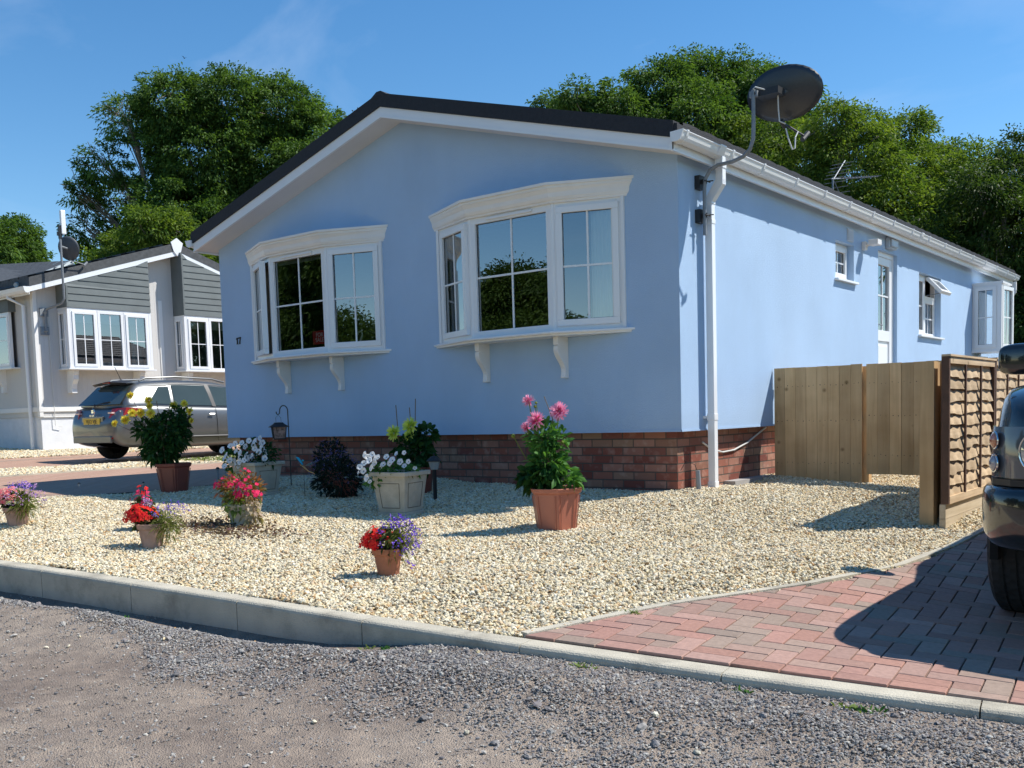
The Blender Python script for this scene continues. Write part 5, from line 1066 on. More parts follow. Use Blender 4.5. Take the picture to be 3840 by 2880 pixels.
for sg in (-1, 1):
    side_window('side_window', cab2, (.5, 1.35, 1.3, .5, .06, .8), sg, LR, cglass); side_window('side_window', cab2, (1.42, 2.3, 2.25, 1.4, .06, .8), sg, LR, cglass); side_window('side_window', cab2, (2.38, 3.3, 2.75, 2.36, .06, .8), sg, LR, cglass)
    for x_ in (1.02, 3.98): archdisc(LR, x_+(.10 if x_ > 3 else 0), sg*.93, sg*.966, .44, .38); wheel(LR, x_+(.10 if x_ > 3 else 0), sg*.862, .375, .27, sg)
    # wing mirror
    m = MB(); m.add([], [])
    rr = []
    for (y, s_) in ((.93, .35), (.99, .75), (1.04, 1.0), (1.12, 1.02), (1.19, .92), (1.215, .6)):
        n = 14; rr.append([(3.20+.055*s_*math.copysign(abs(math.cos(a))**.6, math.cos(a)), sg*y, 1.305+.092*s_*math.copysign(abs(math.sin(a))**.5, math.sin(a))) for a in [2*math.pi*k/n for k in range(n)]])
    loft('door_mirror', rr, darkpaint, LR, closed=True, sub=1)
    # lamp cluster: follows the rounded corner
    def corner(y_, z_, off=.006):                 # point on nose surface at half width y_
        xs = np.interp(y_, [0, .66, .80, .89, .925, .945, .95], [4.985, 4.96, 4.90, 4.80, 4.68, 4.50, 4.2]); return (xs+off-.35*max(0, z_-.86)**1.3, sg*(y_+.002), z_)
    V = []; F = []; ys = [.46, .56, .66, .73, .80, .85, .89, .915, .932, .944]; zs = [.735, .80, .86, .92, .955]
    for z_ in zs:
        for y_ in ys: V.append(corner(y_, z_, .010))
    k = len(ys)
    for j in range(len(zs)-1):
        for i in range(k-1): a = j*k+i; F.append([a, a+1, a+k+1, a+k])
    hl = mesh_obj('headlight', V, F, simple('lamp_housing', (.10, .105, .11), rough=.12, noise=.1, coat=1), LR, smooth=True)
    def ringlamp(name, y_, z_, r, col, rim_=True):
        c = Vector(corner(y_, z_, .012)); a_, b__ = Vector(corner(y_-.03, z_, .012)), Vector(corner(y_+.03, z_, .012)); tt = (b__-a_).normalized(); nn = tt.cross(Vector((0, 0, 1))); 
        if nn.x < 0: nn = -nn
        u = nn.cross(tt).normalized()
        def circ(rad, off, n=28): return [tuple(c+nn*off+tt*rad*math.cos(2*math.pi*i/n)+u*rad*math.sin(2*math.pi*i/n)) for i in range(n)]
        n = 28; m = MB(); v = circ(r, .004)+circ(r*.9, .018)+circ(r*.5, .026)+[tuple(c+nn*.028)]
        f = [(i, (i+1) % n, n+(i+1) % n, n+i) for i in range(n)]+[(n+i, n+(i+1) % n, 2*n+(i+1) % n, 2*n+i) for i in range(n)]+[(2*n+i, 2*n+(i+1) % n, 3*n) for i in range(n)]
        m.add(v, f); o = m.build(name, col, hl, smooth=True)
        m = MB(); m.tube([tuple(p) for p in circ(r*1.04, .010)]+[circ(r*1.04, .010)[0]], .0045, 6, False); m.build('lamp_ring', chrome, hl, smooth=True); return o
    ringlamp('indicator', .872, .895, .034, simple('amber', (.42, .13, .06), rough=.1, coat=1)); ringlamp('side_lamp', .872, .795, .036, simple('grey_lens', (.25, .24, .27), rough=.08, coat=1)); ringlamp('main_lamp', .672, .85, .085, simple('clear_lamp', (.5, .52, .52), rough=.05, metallic=.6, coat=1))
    m = MB(); V = [corner(y_, z_, .014) for z_ in (.700, .728) for y_ in ys]; m.add(V, [(i, i+1, k+i+1, k+i) for i in range(k-1)]); o = m.build('lamp_trim', blackm, LR); md = o.modifiers.new('s', 'SOLIDIFY'); md.thickness = .02
# front bumper: big rounded shell
rr = []
for (y_, xf) in [(-.975, 4.30), (-.975, 4.55), (-.955, 4.76), (-.90, 4.90), (-.78, 4.99), (-.5, 5.03), (0, 5.045), (.5, 5.03), (.78, 4.99), (.90, 4.90), (.955, 4.76), (.975, 4.55), (.975, 4.30)]:
    inn = .16; cx_ = xf; dx = .0
    rr.append([(cx_-.12, y_*.95, .70), (cx_-.015, y_*.995, .70), (cx_, y_, .665), (cx_+.006, y_, .60), (cx_, y_, .50), (cx_-.02, y_*.985, .455), (cx_-.05, y_*.96, .42), (cx_-.16, y_*.93, .405)])
bo = loft('front_bumper', rr, darkpaint, LR, capends=False, sub=1); md = bo.modifiers.new('s', 'SOLIDIFY'); md.thickness = .02
m = MB(); m.box((4.55, -.56, .33), (4.86, .56, .44)); m.build('under_tray', darkplastic, LR, bevel=.02)
m = MB(); m.box((4.93, -.42, .76), (4.985, .42, .93)); go = m.build('grille', darkplastic, LR, bevel=.01); m = MB(); [m.box((4.985, -.41, z_), (4.995, .41, z_+.02)) for z_ in (.79, .84, .89)]; m.build('grille_bars', rimm, go)
m = MB(); m.tube([(3.95, 0, 1.165), (4.4, 0, 1.125)], .001, 4); m.build('bonnet_line', arch, LR)
V = []; F = []
for j in range(6):
    t = j/5; x_ = 3.42-(3.42-2.62)*t; wb, zb, wr, zr = cab_interp(cab2, x_)
    for i in range(9): s_ = -1+2*i/8; V.append((x_+.02+.03*(1-s_*s_), s_*(wr*.92), zr+.006))
for j in range(5):
    for i in range(8): a = j*9+i; F.append([a, a+1, a+10, a+9])
mesh_obj('windscreen', V, F, cglass, LR, smooth=True)
# ================================================================ POTS AND FLOWERS
terr = simple('terracotta', (.44, .17, .09), rough=.85, noise=.18, scale=9, bump=.2, bscale=60)
terrw = simple('weathered_terracotta', (.42, .27, .21), rough=.9, noise=.4, scale=10, bump=.3, bscale=50)
plastic_t = simple('terracotta_plastic', (.44, .155, .10), rough=.42, noise=.06, scale=5)
plastic_b = simple('brown_plastic', (.20, .055, .04), rough=.45, noise=.08, scale=5)
stonep = simple('cast_stone', (.44, .41, .33), rough=.9, noise=.16, scale=9, bump=.3, bscale=70)
groove = simple('stone_groove', (.08, .075, .06), rough=.9)
stem_m = simple('stem', (.12, .18, .05), rough=.6); cane = simple('cane', (.16, .11, .07), rough=.7); stemd = simple('dark_stem', (.05, .04, .03), rough=.6)
leaf_g = leafmat('dahlia_leaf', (.035, .11, .025), (.09, .22, .05), .3); leaf_d = leafmat('dark_leaf', (.012, .045, .012), (.03, .09, .02), .2)
leaf_b = leafmat('bronze_leaf', (.05, .03, .02), (.08, .12, .03), .2); leaf_l = leafmat('lime_leaf', (.11, .17, .04), (.24, .32, .08), .3); thread = leafmat('wispy_leaf', (.11, .14, .03), (.18, .20, .05), .3)
pink = petalmat('pink_petal', (.80, .07, .28), (.95, .50, .66)); yel = petalmat('yellow_petal', (.70, .50, .02), (.88, .78, .12)); lime = petalmat('lime_petal', (.58, .68, .05), (.88, .92, .22)); whitep = petalmat('white_petal', (.74, .76, .80), (.88, .88, .86))
redp = petalmat('red_petal', (.62, .01, .02), (.90, .05, .03)); magp = petalmat('magenta_petal', (.58, .01, .07), (.85, .05, .16)); lob = petalmat('lobelia_petal', (.13, .05, .55), (.32, .18, .80)); lobd = petalmat('dark_lobelia', (.025, .015, .08), (.20, .18, .40)); lilac = petalmat('lilac_petal', (.42, .22, .48), (.66, .45, .66)); creamp = petalmat('cream_petal', (.72, .66, .36), (.85, .82, .6)); salmon = petalmat('salmon_petal', (.75, .12, .16), (.92, .40, .36)); eye_y = simple('flower_eye', (.55, .38, .04), rough=.8); eye_d = simple('petunia_throat', (.05, .06, .10), rough=.8)
def unit(v): return v/np.maximum(np.linalg.norm(v, axis=-1, keepdims=True), 1e-9)
def leaf_mesh(name, P, Dr, Lh, Wd, mat, parent, tint, droop=.25, curl=.2):
    """lots of pointed leaves: P base (n,3), Dr direction, lengths, widths. 6-vertex leaf: base, two mid pairs, tip"""
    n = len(P); Dr = unit(Dr); r = unit(rng.normal(size=(n, 3))); S_ = unit(np.cross(Dr, r)); Nn = unit(np.cross(S_, Dr)); Lh = np.asarray(Lh)[:, None]; Wd = np.asarray(Wd)[:, None]
    dn = np.array([0, 0, -1.])
    p0 = P; a = P+Dr*Lh*.35; b = P+Dr*Lh*.72+dn*Lh*droop*.35; t = P+Dr*Lh+dn*Lh*droop
    V = np.stack([p0, a-S_*Wd*.5+Nn*Wd*curl, a+S_*Wd*.5+Nn*Wd*curl, a, b-S_*Wd*.36+Nn*Wd*curl*.7, b+S_*Wd*.36+Nn*Wd*curl*.7, b, t], 1).reshape(-1, 3)
    base = (np.arange(n)*8)[:, None]; T = np.array([[0, 3, 1], [0, 2, 3], [1, 3, 6], [1, 6, 4], [3, 2, 5], [3, 5, 6], [4, 6, 7], [6, 5, 7]])
    F = (base[:, None, :]+T[None]).reshape(-1, 3); c = np.repeat(np.asarray(tint), 8); return mesh_obj(name, V, F, mat, parent, cols=np.c_[c, c, c])
def bush(name, c, rad, n, L_, W_, mat, parent, shell=.35, up=.3, droop=.3, zmin=None):
    d = unit(rng.normal(size=(n, 3))); rr = (shell+(1-shell)*rng.random(n)**.6)[:, None]
    P = np.array(c)+d*rr*np.array(rad)
    if zmin is not None: P[:, 2] = np.maximum(P[:, 2], zmin+rng.random(n)*.02)
    Dr = d+rng.normal(0, .55, (n, 3))+np.array([0, 0, up]); l = L_*rng.uniform(.6, 1.25, n)
    tint = np.clip(.5+.5*np.sin(P[:, 0]*23+P[:, 1]*17+P[:, 2]*29)*.5+rng.normal(0, .25, n), 0, 1)
    return leaf_mesh(name, P, Dr, l, l*W_, mat, parent, tint, droop)
def bloom(name, c, R_, face, mat, parent, layers=5, k=16, w=.28, ball=1.0, inner=.15, jitter=.12, tip=True, squash=.9):
    face = unit(np.array(face, float)); up = np.array([0, 0, 1.]) if abs(face[2]) < .9 else np.array([1., 0, 0]); a = unit(np.cross(face, up)); b = np.cross(face, a)
    V = []; F = []; C_ = []
    for L0 in range(layers):
        el = -.35+1.75*(L0/(layers-1))*ball if layers > 1 else .15
        kk = max(5, int(k*math.cos(max(0, el))**.7))
        for i in range(kk):
            an = 2*math.pi*(i+.5*(L0 % 2))/kk+random.gauss(0, jitter); e = el+random.gauss(0, jitter); l = R_*(1-.10*L0/layers)*random.uniform(.86, 1.08)
            d = (a*math.cos(an)+b*math.sin(an))*math.cos(e)+face*math.sin(e)*squash; s = unit(np.cross(d, face)+1e-6); nn = np.cross(s, d); ww = R_*w*random.uniform(.8, 1.1)
            p0 = np.array(c)+d*l*inner; m_ = np.array(c)+d*l*.6; t = np.array(c)+d*l+face*R_*.06; n0 = len(V)
            V += [p0-s*ww*.2, p0+s*ww*.2, m_+s*ww*.5+nn*ww*.12, m_-s*ww*.5+nn*ww*.12, t+s*ww*.16, t-s*ww*.16]
            F += [[n0, n0+1, n0+2, n0+3], [n0+3, n0+2, n0+4, n0+5]]; tt = random.random()*.35; C_ += [(tt,)*3, (min(1, tt+.65),)*3]
    return mesh_obj(name, V, F, mat, parent, cols=C_)
def trumpet(name, c, R_, face, parent):                       # petunia: 5-lobed open trumpet with dark throat
    face = unit(np.array(face, float)); up = np.array([.1, .2, 1.]); a = unit(np.cross(face, up)); b = np.cross(face, a); V = []; F = []; n = 20; C_ = []
    for (r, h) in ((.10, -.75), (.16, -.25), (.42, .02), (.8, .12), (1.0, .06)):
        for i in range(n):
            an = 2*math.pi*i/n; lobe = 1-.13*(1+math.cos(5*an))/2 if r > .5 else 1; wv = .06*math.sin(5*an*1.0+1)*(r > .5)
            V.append(np.array(c)+(a*math.cos(an)+b*math.sin(an))*r*R_*lobe+face*(h+wv)*R_)
    for j in range(4):
        for i in range(n): F.append([j*n+i, j*n+(i+1) % n, (j+1)*n+(i+1) % n, (j+1)*n+i]); C_.append((.3+.6*(i % 4)/4,)*3)
    o = mesh_obj(name, V, F, whitep, parent, cols=C_); F2 = [list(range(n, 2*n))]
    mesh_obj('throat', [V[n+i] for i in range(n)], [list(range(n))], eye_d, o); return o
def simple_flower(name, c, R_, face, mat, parent, k=4, eye=True):
    face = unit(np.array(face, float)); a = unit(np.cross(face, [.1, .3, 1.])); b = np.cross(face, a); V = []; F = []; C_ = []; ph = random.random()*6
    for i in range(k):
        an = ph+2*math.pi*i/k; d = a*math.cos(an)+b*math.sin(an); s = np.cross(d, face); r = R_*random.uniform(.8, 1.1); n0 = len(V)
        V += [np.array(c), np.array(c)+d*r*.55+s*r*.42+face*r*.2, np.array(c)+d*r+s*r*.18+face*r*.12, np.array(c)+d*r-s*r*.18+face*r*.12, np.array(c)+d*r*.55-s*r*.42+face*r*.2]; F.append([n0, n0+1, n0+2, n0+3, n0+4]); t = random.random(); C_.append((t,)*3)
    if eye:
        n0 = len(V); q = [np.array(c)+face*R_*.22+(a*math.cos(t)+b*math.sin(t))*R_*.16 for t in np.linspace(0, 6.283, 7)[:-1]]
        V += q; F.append(list(range(n0, n0+6))); C_.append((1, 1, 1))
    return mesh_obj(name, V, F, mat, parent, cols=C_)
def camdir(c): d = CAMLOC-np.array(c); return d/np.linalg.norm(d)
def rpot(parent, r0, r1, h, mat, rim=.02, soilz=True, n=32):
    m = MB(); m.lathe([(0, .004), (r0, 0), (r0+(r1-r0)*.78, h*.76), (r1*.985, h*.78), (r1+.006, h*.80), (r1+.010, h*.99), (r1+.004, h), (r1-.012, h), (r1-.016, h*.8), (r1-.02, h*.86)], (0, 0, 0), n); o = m.build('pot', mat, parent, smooth=True)
    if soilz: s = MB(); s.lathe([(0, h*.9), (r1-.014, h*.88)], (0, 0, 0), n); s.build('soil', soil, parent)
    return o
def flowers(parent, n, c, rad, R_, mat, k=4, zmin=-1, name='flower', upb=.3, frontbias=.0):
    for i in range(n):
        d = np.random.RandomState(1000+i*7+int(abs(c[0])*100)+n).normal(size=3); d[2] = abs(d[2])*.8+.05; d[1] -= frontbias; d = d/np.linalg.norm(d); p = np.array(c)+d*np.array(rad)*random.uniform(.82, 1.05)
        simple_flower(name, p, R_*random.uniform(.75, 1.15), d+np.array([.2, -.4, upb]), mat, parent, k)
def wisps(name, c, rad, n, L_, mat, parent, droop=.4):
    d = unit(rng.normal(size=(n, 3))+np.array([0, 0, .3])); P = np.array(c)+d*rng.random((n, 1))*np.array(rad)*.9; l = L_*rng.uniform(.6, 1.3, n)
    return leaf_mesh(name, P, d+rng.normal(0, .4, (n, 3)), l, l*.08+.0015, mat, parent, rng.random(n), droop)
def specks(name, c, rad, n, R_, mat, parent, cover=.75):
    d = unit(rng.normal(size=(n, 3))); d[:, 2] = np.where(d[:, 2] < -.3, -d[:, 2], d[:, 2]); P = np.array(c)+d*np.array(rad)*rng.uniform(cover, 1.12, (n, 1))
    P = np.repeat(P, 3, 0)+rng.normal(0, R_*.5, (n*3, 3)); o = leaf_mesh(name, P, rng.normal(size=(n*3, 3))+[0, -.3, .3], np.full(n*3, R_*1.3), np.full(n*3, R_*.9), mat, parent, rng.random(n*3), .1); tag(o, kind='stuff'); return o
def place(name, label, cat, x, y, r, group=None, sink=.012):
    d = np.array([x, y])-CAMLOC[:2]; d /= np.linalg.norm(d); X, Y = np.array([x, y])+d*r; return thing(name, label, cat, (X, Y, g1(X, Y)-sink), 0, group)
PG = 'small terracotta pots of bedding flowers on the gravel'
# 1. front middle: red begonias with blue lobelia
p = place('flower_pot', 'clean orange terracotta pot of red begonias and violet lobelia, nearest the kerb', 'flower pot', -.072, -3.506, .06, PG)
rpot(p, .062, .088, .165, terr); bush('foliage', (-.02, 0, .20), (.10, .09, .07), 240, .05, .6, leaf_b, p); flowers(p, 66, (-.045, -.03, .18), (.11, .10, .12), .021, redp, frontbias=.7)
wisps('trailing_foliage', (.07, .03, .22), (.14, .11, .13), 500, .06, thread, p); specks('lobelia_blossom', (.075, .02, .21), (.155, .12, .14), 200, .010, lob, p)
specks('lobelia_blossom', (.13, .0, .09), (.07, .05, .12), 30, .010, lob, p)
# 2. red begonias, weathered pot
p = place('flower_pot', 'white-stained terracotta pot with bright red begonias and thin lobelia trailing right', 'flower pot', -2.272, -3.696, .06, PG)
rpot(p, .070, .094, .17, terrw); bush('foliage', (-.06, 0, .20), (.10, .09, .07), 240, .05, .6, leaf_b, p); flowers(p, 80, (-.065, -.04, .19), (.125, .11, .13), .022, redp, frontbias=.6)
wisps('trailing_foliage', (.14, .04, .17), (.10, .10, .15), 420, .06, thread, p); specks('lobelia_blossom', (.16, .06, .25), (.13, .12, .08), 90, .008, lob, p)
# 3. back, partly hidden
p = place('flower_pot', 'terracotta pot with loose red begonias half hidden behind the bright red one', 'flower pot', -3.016, -3.305, .06, PG)
rpot(p, .066, .086, .15, terr); bush('foliage', (0, 0, .19), (.08, .07, .06), 200, .05, .5, leaf_b, p); bush('foliage', (.04, -.02, .17), (.06, .05, .05), 120, .04, .4, leaf_l, p); flowers(p, 22, (-.02, 0, .19), (.10, .08, .14), .020, magp); flowers(p, 8, (.0, 0, .28), (.06, .05, .09), .018, redp); specks('alyssum_blossom', (.075, -.02, .18), (.05, .04, .07), 60, .010, lilac, p)
for (a, b) in ((-.03, .34), (.02, .37)): pass
m = MB(); m.tube([(0, 0, .18), (-.02, 0, .30), (-.01, 0, .36)], .004, 5); m.tube([(0, 0, .18), (.04, 0, .28), (.05, 0, .34)], .004, 5); m.build('stems', stemd, p)
# 4. far left
p = place('flower_pot', 'moss-footed terracotta pot overflowing with salmon, cream and lilac flowers at the left edge', 'flower pot', -4.198, -3.743, .06, PG)
rpot(p, .072, .100, .16, terrw); bush('foliage', (0, 0, .20), (.13, .10, .08), 330, .05, .5, leaf_b, p); flowers(p, 70, (-.06, -.04, .20), (.14, .10, .13), .023, salmon, frontbias=.6); flowers(p, 14, (.02, -.05, .19), (.08, .06, .07), .018, creamp, frontbias=.6)
wisps('trailing_foliage', (.12, .0, .18), (.14, .12, .14), 500, .06, thread, p); specks('lilac_blossom', (.06, .03, .22), (.22, .14, .15), 130, .011, lilac, p); specks('violet_blossom', (-.06, .08, .27), (.14, .1, .10), 60, .010, lob, p)
# 5. stone pot with overgrown pink
p = place('flower_pot', 'grey stone pot smothered by lime leaves and magenta impatiens', 'flower pot', -2.40, -2.80, .08)
m = MB(); m.lathe([(0, 0), (.10, 0), (.115, .02), (.11, .05), (.135, .16), (.145, .18), (.135, .19), (.12, .19)], (0, 0, 0), 20); m.build('pot', stonep, p, smooth=True); s = MB(); s.lathe([(0, .17), (.12, .17)], (0, 0, 0), 20); s.build('soil', soil, p)
bush('foliage', (-.03, 0, .30), (.22, .15, .14), 650, .05, .3, leafmat('reddish_leaf', (.10, .12, .03), (.30, .10, .05), .3), p); bush('trailing_foliage', (0, -.1, .20), (.09, .06, .10), 170, .045, .5, leaf_l, p, droop=.6); bush('trailing_foliage', (.14, -.04, .12), (.08, .06, .12), 200, .05, .5, leafmat('variegated', (.30, .28, .16), (.45, .35, .28), .3), p, droop=.7)
flowers(p, 34, (-.17, -.03, .31), (.15, .1, .10), .020, magp, 5, frontbias=.5); flowers(p, 34, (.13, -.06, .26), (.13, .1, .14), .021, magp, 5, frontbias=.5); flowers(p, 8, (-.02, 0, .40), (.12, .06, .12), .013, magp, 5)
gc = MB();
n = 900; x = rng.normal(-2.45, .34, n); y = rng.normal(-2.98, .16, n); k = rng.random(n) < 1; P = np.c_[x, y, G(x, y)+.006+rng.random(n)*.03]; o = leaf_mesh('ground_cover', P, rng.normal(size=(n, 3))*[1, 1, .4]+[0, 0, .3], rng.uniform(.02, .045, n), rng.uniform(.012, .022, n), leafmat('ajuga_leaf', (.10, .045, .05), (.22, .17, .10), .2), None, rng.random(n)); tag(o, 'low purple and cream creeping plants around the stone pot', 'ground cover', kind='stuff')
# 6. hexagonal terracotta plastic pot with pink dahlia
def hexpot(parent, R0, R1, h, mat, ph):
    m = MB(); n = 6; m.lathe([(0, .0), (R0, 0), (R1*.93, h*.86), (R1*.93, h*.87), (R1, h*.89), (R1*1.03, h*.93), (R1*1.03, h*.96), (R1*1.06, h*.975), (R1*1.06, h), (R1*.92, h), (R1*.90, h*.85), (R1*.9, h*.9)], (0, 0, 0), n, ph=ph); o = m.build('pot', mat, parent, bevel=.004)
    rb = MB()
    for k in range(n):
        a = ph+2*math.pi*k/n
        for da in (-.13, .13):
            q0 = Vector((R0*math.cos(a+da)*.985, R0*math.sin(a+da)*.985, .01)); q1 = Vector((R1*.93*math.cos(a+da)*.985, R1*.93*math.sin(a+da)*.985, h*.83)); rb.tube([q0, q1], .004, 4)
    rb.build('rib', mat, o); s = MB(); s.lathe([(0, h*.9), (R1*.86, h*.89)], (0, 0, 0), n, ph=ph); s.build('soil', soil, parent); return o
p = place('dahlia_plant', 'tall pink cactus dahlia in a six-sided terracotta coloured tub in front of the brick', 'potted dahlia', -.091, -1.76, .12)
hexpot(p, .155, .205, .315, plastic_t, math.radians(-49))
rx = np.array(Rv)[:2]/np.linalg.norm(np.array(Rv)[:2])             # picture right on the ground
def lp(s, z, d=0): return (rx[0]*s-rx[1]*-d*0+rx[0]*0+(-rx[1])*d, rx[1]*s+rx[0]*d, z)
sp_px = 1/508.7                                              # metres per source pixel at this pot
def dp_(px, py, d=0): return lp((px-2087)*sp_px, (1990-py)*sp_px+.0, d)
leafs = MB()
bush('foliage', dp_(2060, 1740), (.13, .12, .15), 330, .085, .40, leaf_g, p, droop=.3); bush('foliage', dp_(2045, 1640), (.10, .09, .12), 230, .075, .36, leaf_g, p, droop=.2); bush('lower_foliage', dp_(2020, 1790), (.14, .10, .06), 170, .09, .48, leaf_d, p, droop=.35); bush('foliage', dp_(2125, 1795, -.05), (.09, .08, .045), 60, .11, .45, leaf_g, p, droop=.35); bush('foliage', dp_(2110, 1660), (.05, .06, .10), 60, .07, .4, leaf_g, p)
for i, (bx_, by_, r_, fc) in enumerate([(1995, 1500, .058, (-.6, -.3, .5)), (2020, 1575, .076, (-.1, -.9, .35)), (1985, 1598, .055, (-.7, -.4, .1)), (2108, 1542, .077, (.25, -.9, .35))]):
    c = dp_(bx_, by_, -.04 if i == 1 else 0); bloom('dahlia_bloom', c, r_, fc, pink, p, layers=6, k=20, w=.20, jitter=.16)
    m = MB(); m.tube([dp_(2070+(bx_-2050)*.2, 1800), dp_(2060+(bx_-2060)*.6, 1680), c], .0045, 6); m.build('stem', stem_m, p)
for (bx_, by_, r_) in ((2022, 1508, .011), (2018, 1522, .012), (1932, 1630, .017), (2118, 1660, .014)):
    m = MB(); c = dp_(bx_, by_); m.lathe([(0, -r_), (r_*.8, -r_*.5), (r_, 0), (r_*.7, r_*.6), (0, r_)], c, 10); m.tube([c, dp_(bx_*.6+2050*.4, by_+90)], .003, 5); m.build('bud', leafmat('bud', (.2, .25, .05), (.3, .3, .1)) if 'bud' not in MATS else MATS['bud'], p, smooth=True)
m = MB(); m.tube([dp_(2083, 1840), dp_(2083, 1570)], .0045, 6); m.tube([dp_(2083, 1570), dp_(2053, 1485)], .003, 6); m.build('cane', cane, p)
# 7. yellow dahlia in a brown tub
p = place('dahlia_plant', 'bushy dark dahlia with many yellow pompom blooms in a brown tub before the silver car', 'potted dahlia', -4.756, -1.906, .13)
hexpot(p, .135, .19, .31, plastic_b, math.radians(-28)); s_ = 9.96/3677.9
def yp(px, py, d=0): return lp((px-655)*s_, (1850-py)*s_, d)
bush('foliage', yp(640, 1620), (.25, .20, .19), 1100, .065, .5, leaf_d, p, droop=.4); bush('foliage', yp(610, 1690), (.21, .17, .12), 600, .065, .5, leaf_d, p, droop=.5); bush('foliage', yp(680, 1560), (.12, .12, .10), 240, .06, .45, leaf_d, p); bush('foliage', yp(560, 1600), (.13, .12, .11), 220, .06, .45, leaf_d, p)
for i, (bx_, by_, r_) in enumerate([(511, 1477, 26), (578, 1497, 29), (578, 1519, 22), (671, 1518, 28), (710, 1513, 23), (527, 1543, 27), (560, 1544, 32), (595, 1547, 30), (500, 1568, 32), (460, 1580, 24), (742, 1542, 25), (747, 1578, 19)]):
    c = yp(bx_, by_, -.1 if by_ > 1540 else 0); bloom('dahlia_bloom', c, r_*.66*s_, (random.uniform(-.4, .4)+.2, -.8, .35), yel, p, layers=5, k=14, w=.34, jitter=.08)
    m = MB(); m.tube([yp(640+(bx_-640)*.3, 1680), yp(640+(bx_-640)*.75, (1600+by_)/2+20), c], .003, 5); m.build('stem', stemd, p)
m = MB(); m.tube([yp(645, 1745, -.12), yp(620, 1500, -.1)], .004, 5); m.build('cane', cane, p)
# 8/9. stone planters with white petunias
def planter(name, label, x, y, w, h, rz, n, seed):
    t = place(name, label, 'stone planter', x, y, w*.55, 'square cast stone planters of white petunias'); t.rotation_euler[2] = rz
    a, b = w*.36, w*.46; m = MB(); m.add([(s1*a, s2*a, .03) for s1, s2 in ((-1, -1), (1, -1), (1, 1), (-1, 1))]+[(s1*b, s2*b, h*.90) for s1, s2 in ((-1, -1), (1, -1), (1, 1), (-1, 1))], [(3, 2, 1, 0), (0, 1, 5, 4), (1, 2, 6, 5), (2, 3, 7, 6), (3, 0, 4, 7)])
    m.box((-a-.012, -a-.012, 0), (a+.012, a+.012, .03)); c = b+.022
    for (x0, y0_, x1, y1_) in ((-c, -c, c, -c+.05), (-c, c-.05, c, c), (-c, -c+.05, -c+.05, c-.05), (c-.05, -c+.05, c, c-.05)): m.box((x0, y0_, h*.90), (x1, y1_, h))
    o = m.build('planter_box', stonep, t, bevel=.005); s = MB(); s.quad((-b, -b, h*.93), (b, -b, h*.93), (b, b, h*.93), (-b, b, h*.93)); s.build('soil', soil, t)
    g_ = MB()
    for k in range(4):
        R_ = Matrix.Rotation(k*math.pi/2, 4, 'Z'); sl_ = (b-a)/(h*.9-.03)
        def q(u, z): yy = -(a+(z-.03)*sl_)-.0015; wd = (a+(z-.03)*sl_)*u; return tuple(R_ @ Vector((wd, yy, z)))
        P = [q(-.66, h*.18), q(.66, h*.18), q(.66, h*.74), q(-.66, h*.74), q(-.66, h*.18)]; g_.tube(P, .0028, 4)
    g_.build('panel_groove', groove, o); return t
p = planter('stone_planter', 'pale cast stone planter of white petunias, its right face sunlit', -1.66, -1.79, .365, .37, math.radians(-40+28), 0, 1)
p.rotation_euler[2] = math.radians(9)
bush('foliage', (-.02, 0, .37), (.22, .2, .09), 420, .045, .55, leaf_g, p, droop=.4); bush('trailing_foliage', (-.16, -.12, .33), (.09, .08, .10), 160, .045, .5, leaf_g, p)
def inv(p_, w): return np.array(Matrix.Rotation(-p_.rotation_euler[2], 3, 'Z') @ Vector(w))
s_ = 8.35/3677.9
for (px, py, r_) in [(1390, 1690, 21), (1408, 1712, 22), (1370, 1735, 19), (1382, 1750, 20), (1415, 1738, 22), (1395, 1775, 24), (1405, 1790, 14), (1430, 1705, 22), (1440, 1700, 16), (1492, 1712, 22), (1520, 1720, 20), (1505, 1690, 15), (1536, 1687, 14), (1572, 1745, 13), (1365, 1755, 12), (1445, 1740, 11), (1425, 1722, 20), (1470, 1700, 18), (1480, 1725, 17), (1455, 1728, 18), (1535, 1735, 16), (1550, 1720, 15), (1400, 1700, 19), (1418, 1690, 17), (1385, 1722, 18)]:
    w = lp((px-1508)*s_, (1925-py)*s_-.01, -.12-random.uniform(0, .06)); c = inv(p, w); trumpet('petunia', c, r_*s_*.68, inv(p, (random.uniform(-.5, .5)+.1, -.8, random.uniform(.1, .6))), p)
p = planter('stone_planter', 'shaded grey cast stone planter crammed with white petunias under the hanging lantern', -3.699, -1.675, .37, .33, math.radians(3), 0, 2)
s_ = 9.5/3677.9
bush('foliage', (-.02, 0, .40), (.26, .2, .16), 520, .045, .55, leaf_d, p, droop=.4); bush('trailing_foliage', (-.24, -.08, .34), (.11, .09, .14), 200, .045, .5, leaf_g, p)
fl = [(915, 1658), (938, 1655), (960, 1648), (985, 1650), (1005, 1658), (912, 1685), (930, 1690), (925, 1700), (950, 1700), (958, 1712), (970, 1705), (988, 1695), (1000, 1690), (1012, 1683), (1018, 1700), (1020, 1715), (875, 1700), (880, 1720), (898, 1722), (905, 1735), (925, 1725), (955, 1715), (968, 1712), (990, 1735), (862, 1710), (868, 1740), (915, 1742), (860, 1680), (940, 1670), (1000, 1640), (972, 1665), (895, 1665), (945, 1720), (1008, 1672), (980, 1678)]
for (px, py) in fl:
    w = lp((px-970)*s_, (1862-py)*s_-.01, -.10-random.uniform(0, .12)); c = inv(p, w); trumpet('petunia', c, random.uniform(11, 15)*s_, inv(p, (random.uniform(-.5, .5), -.8, random.uniform(.1, .6))), p)
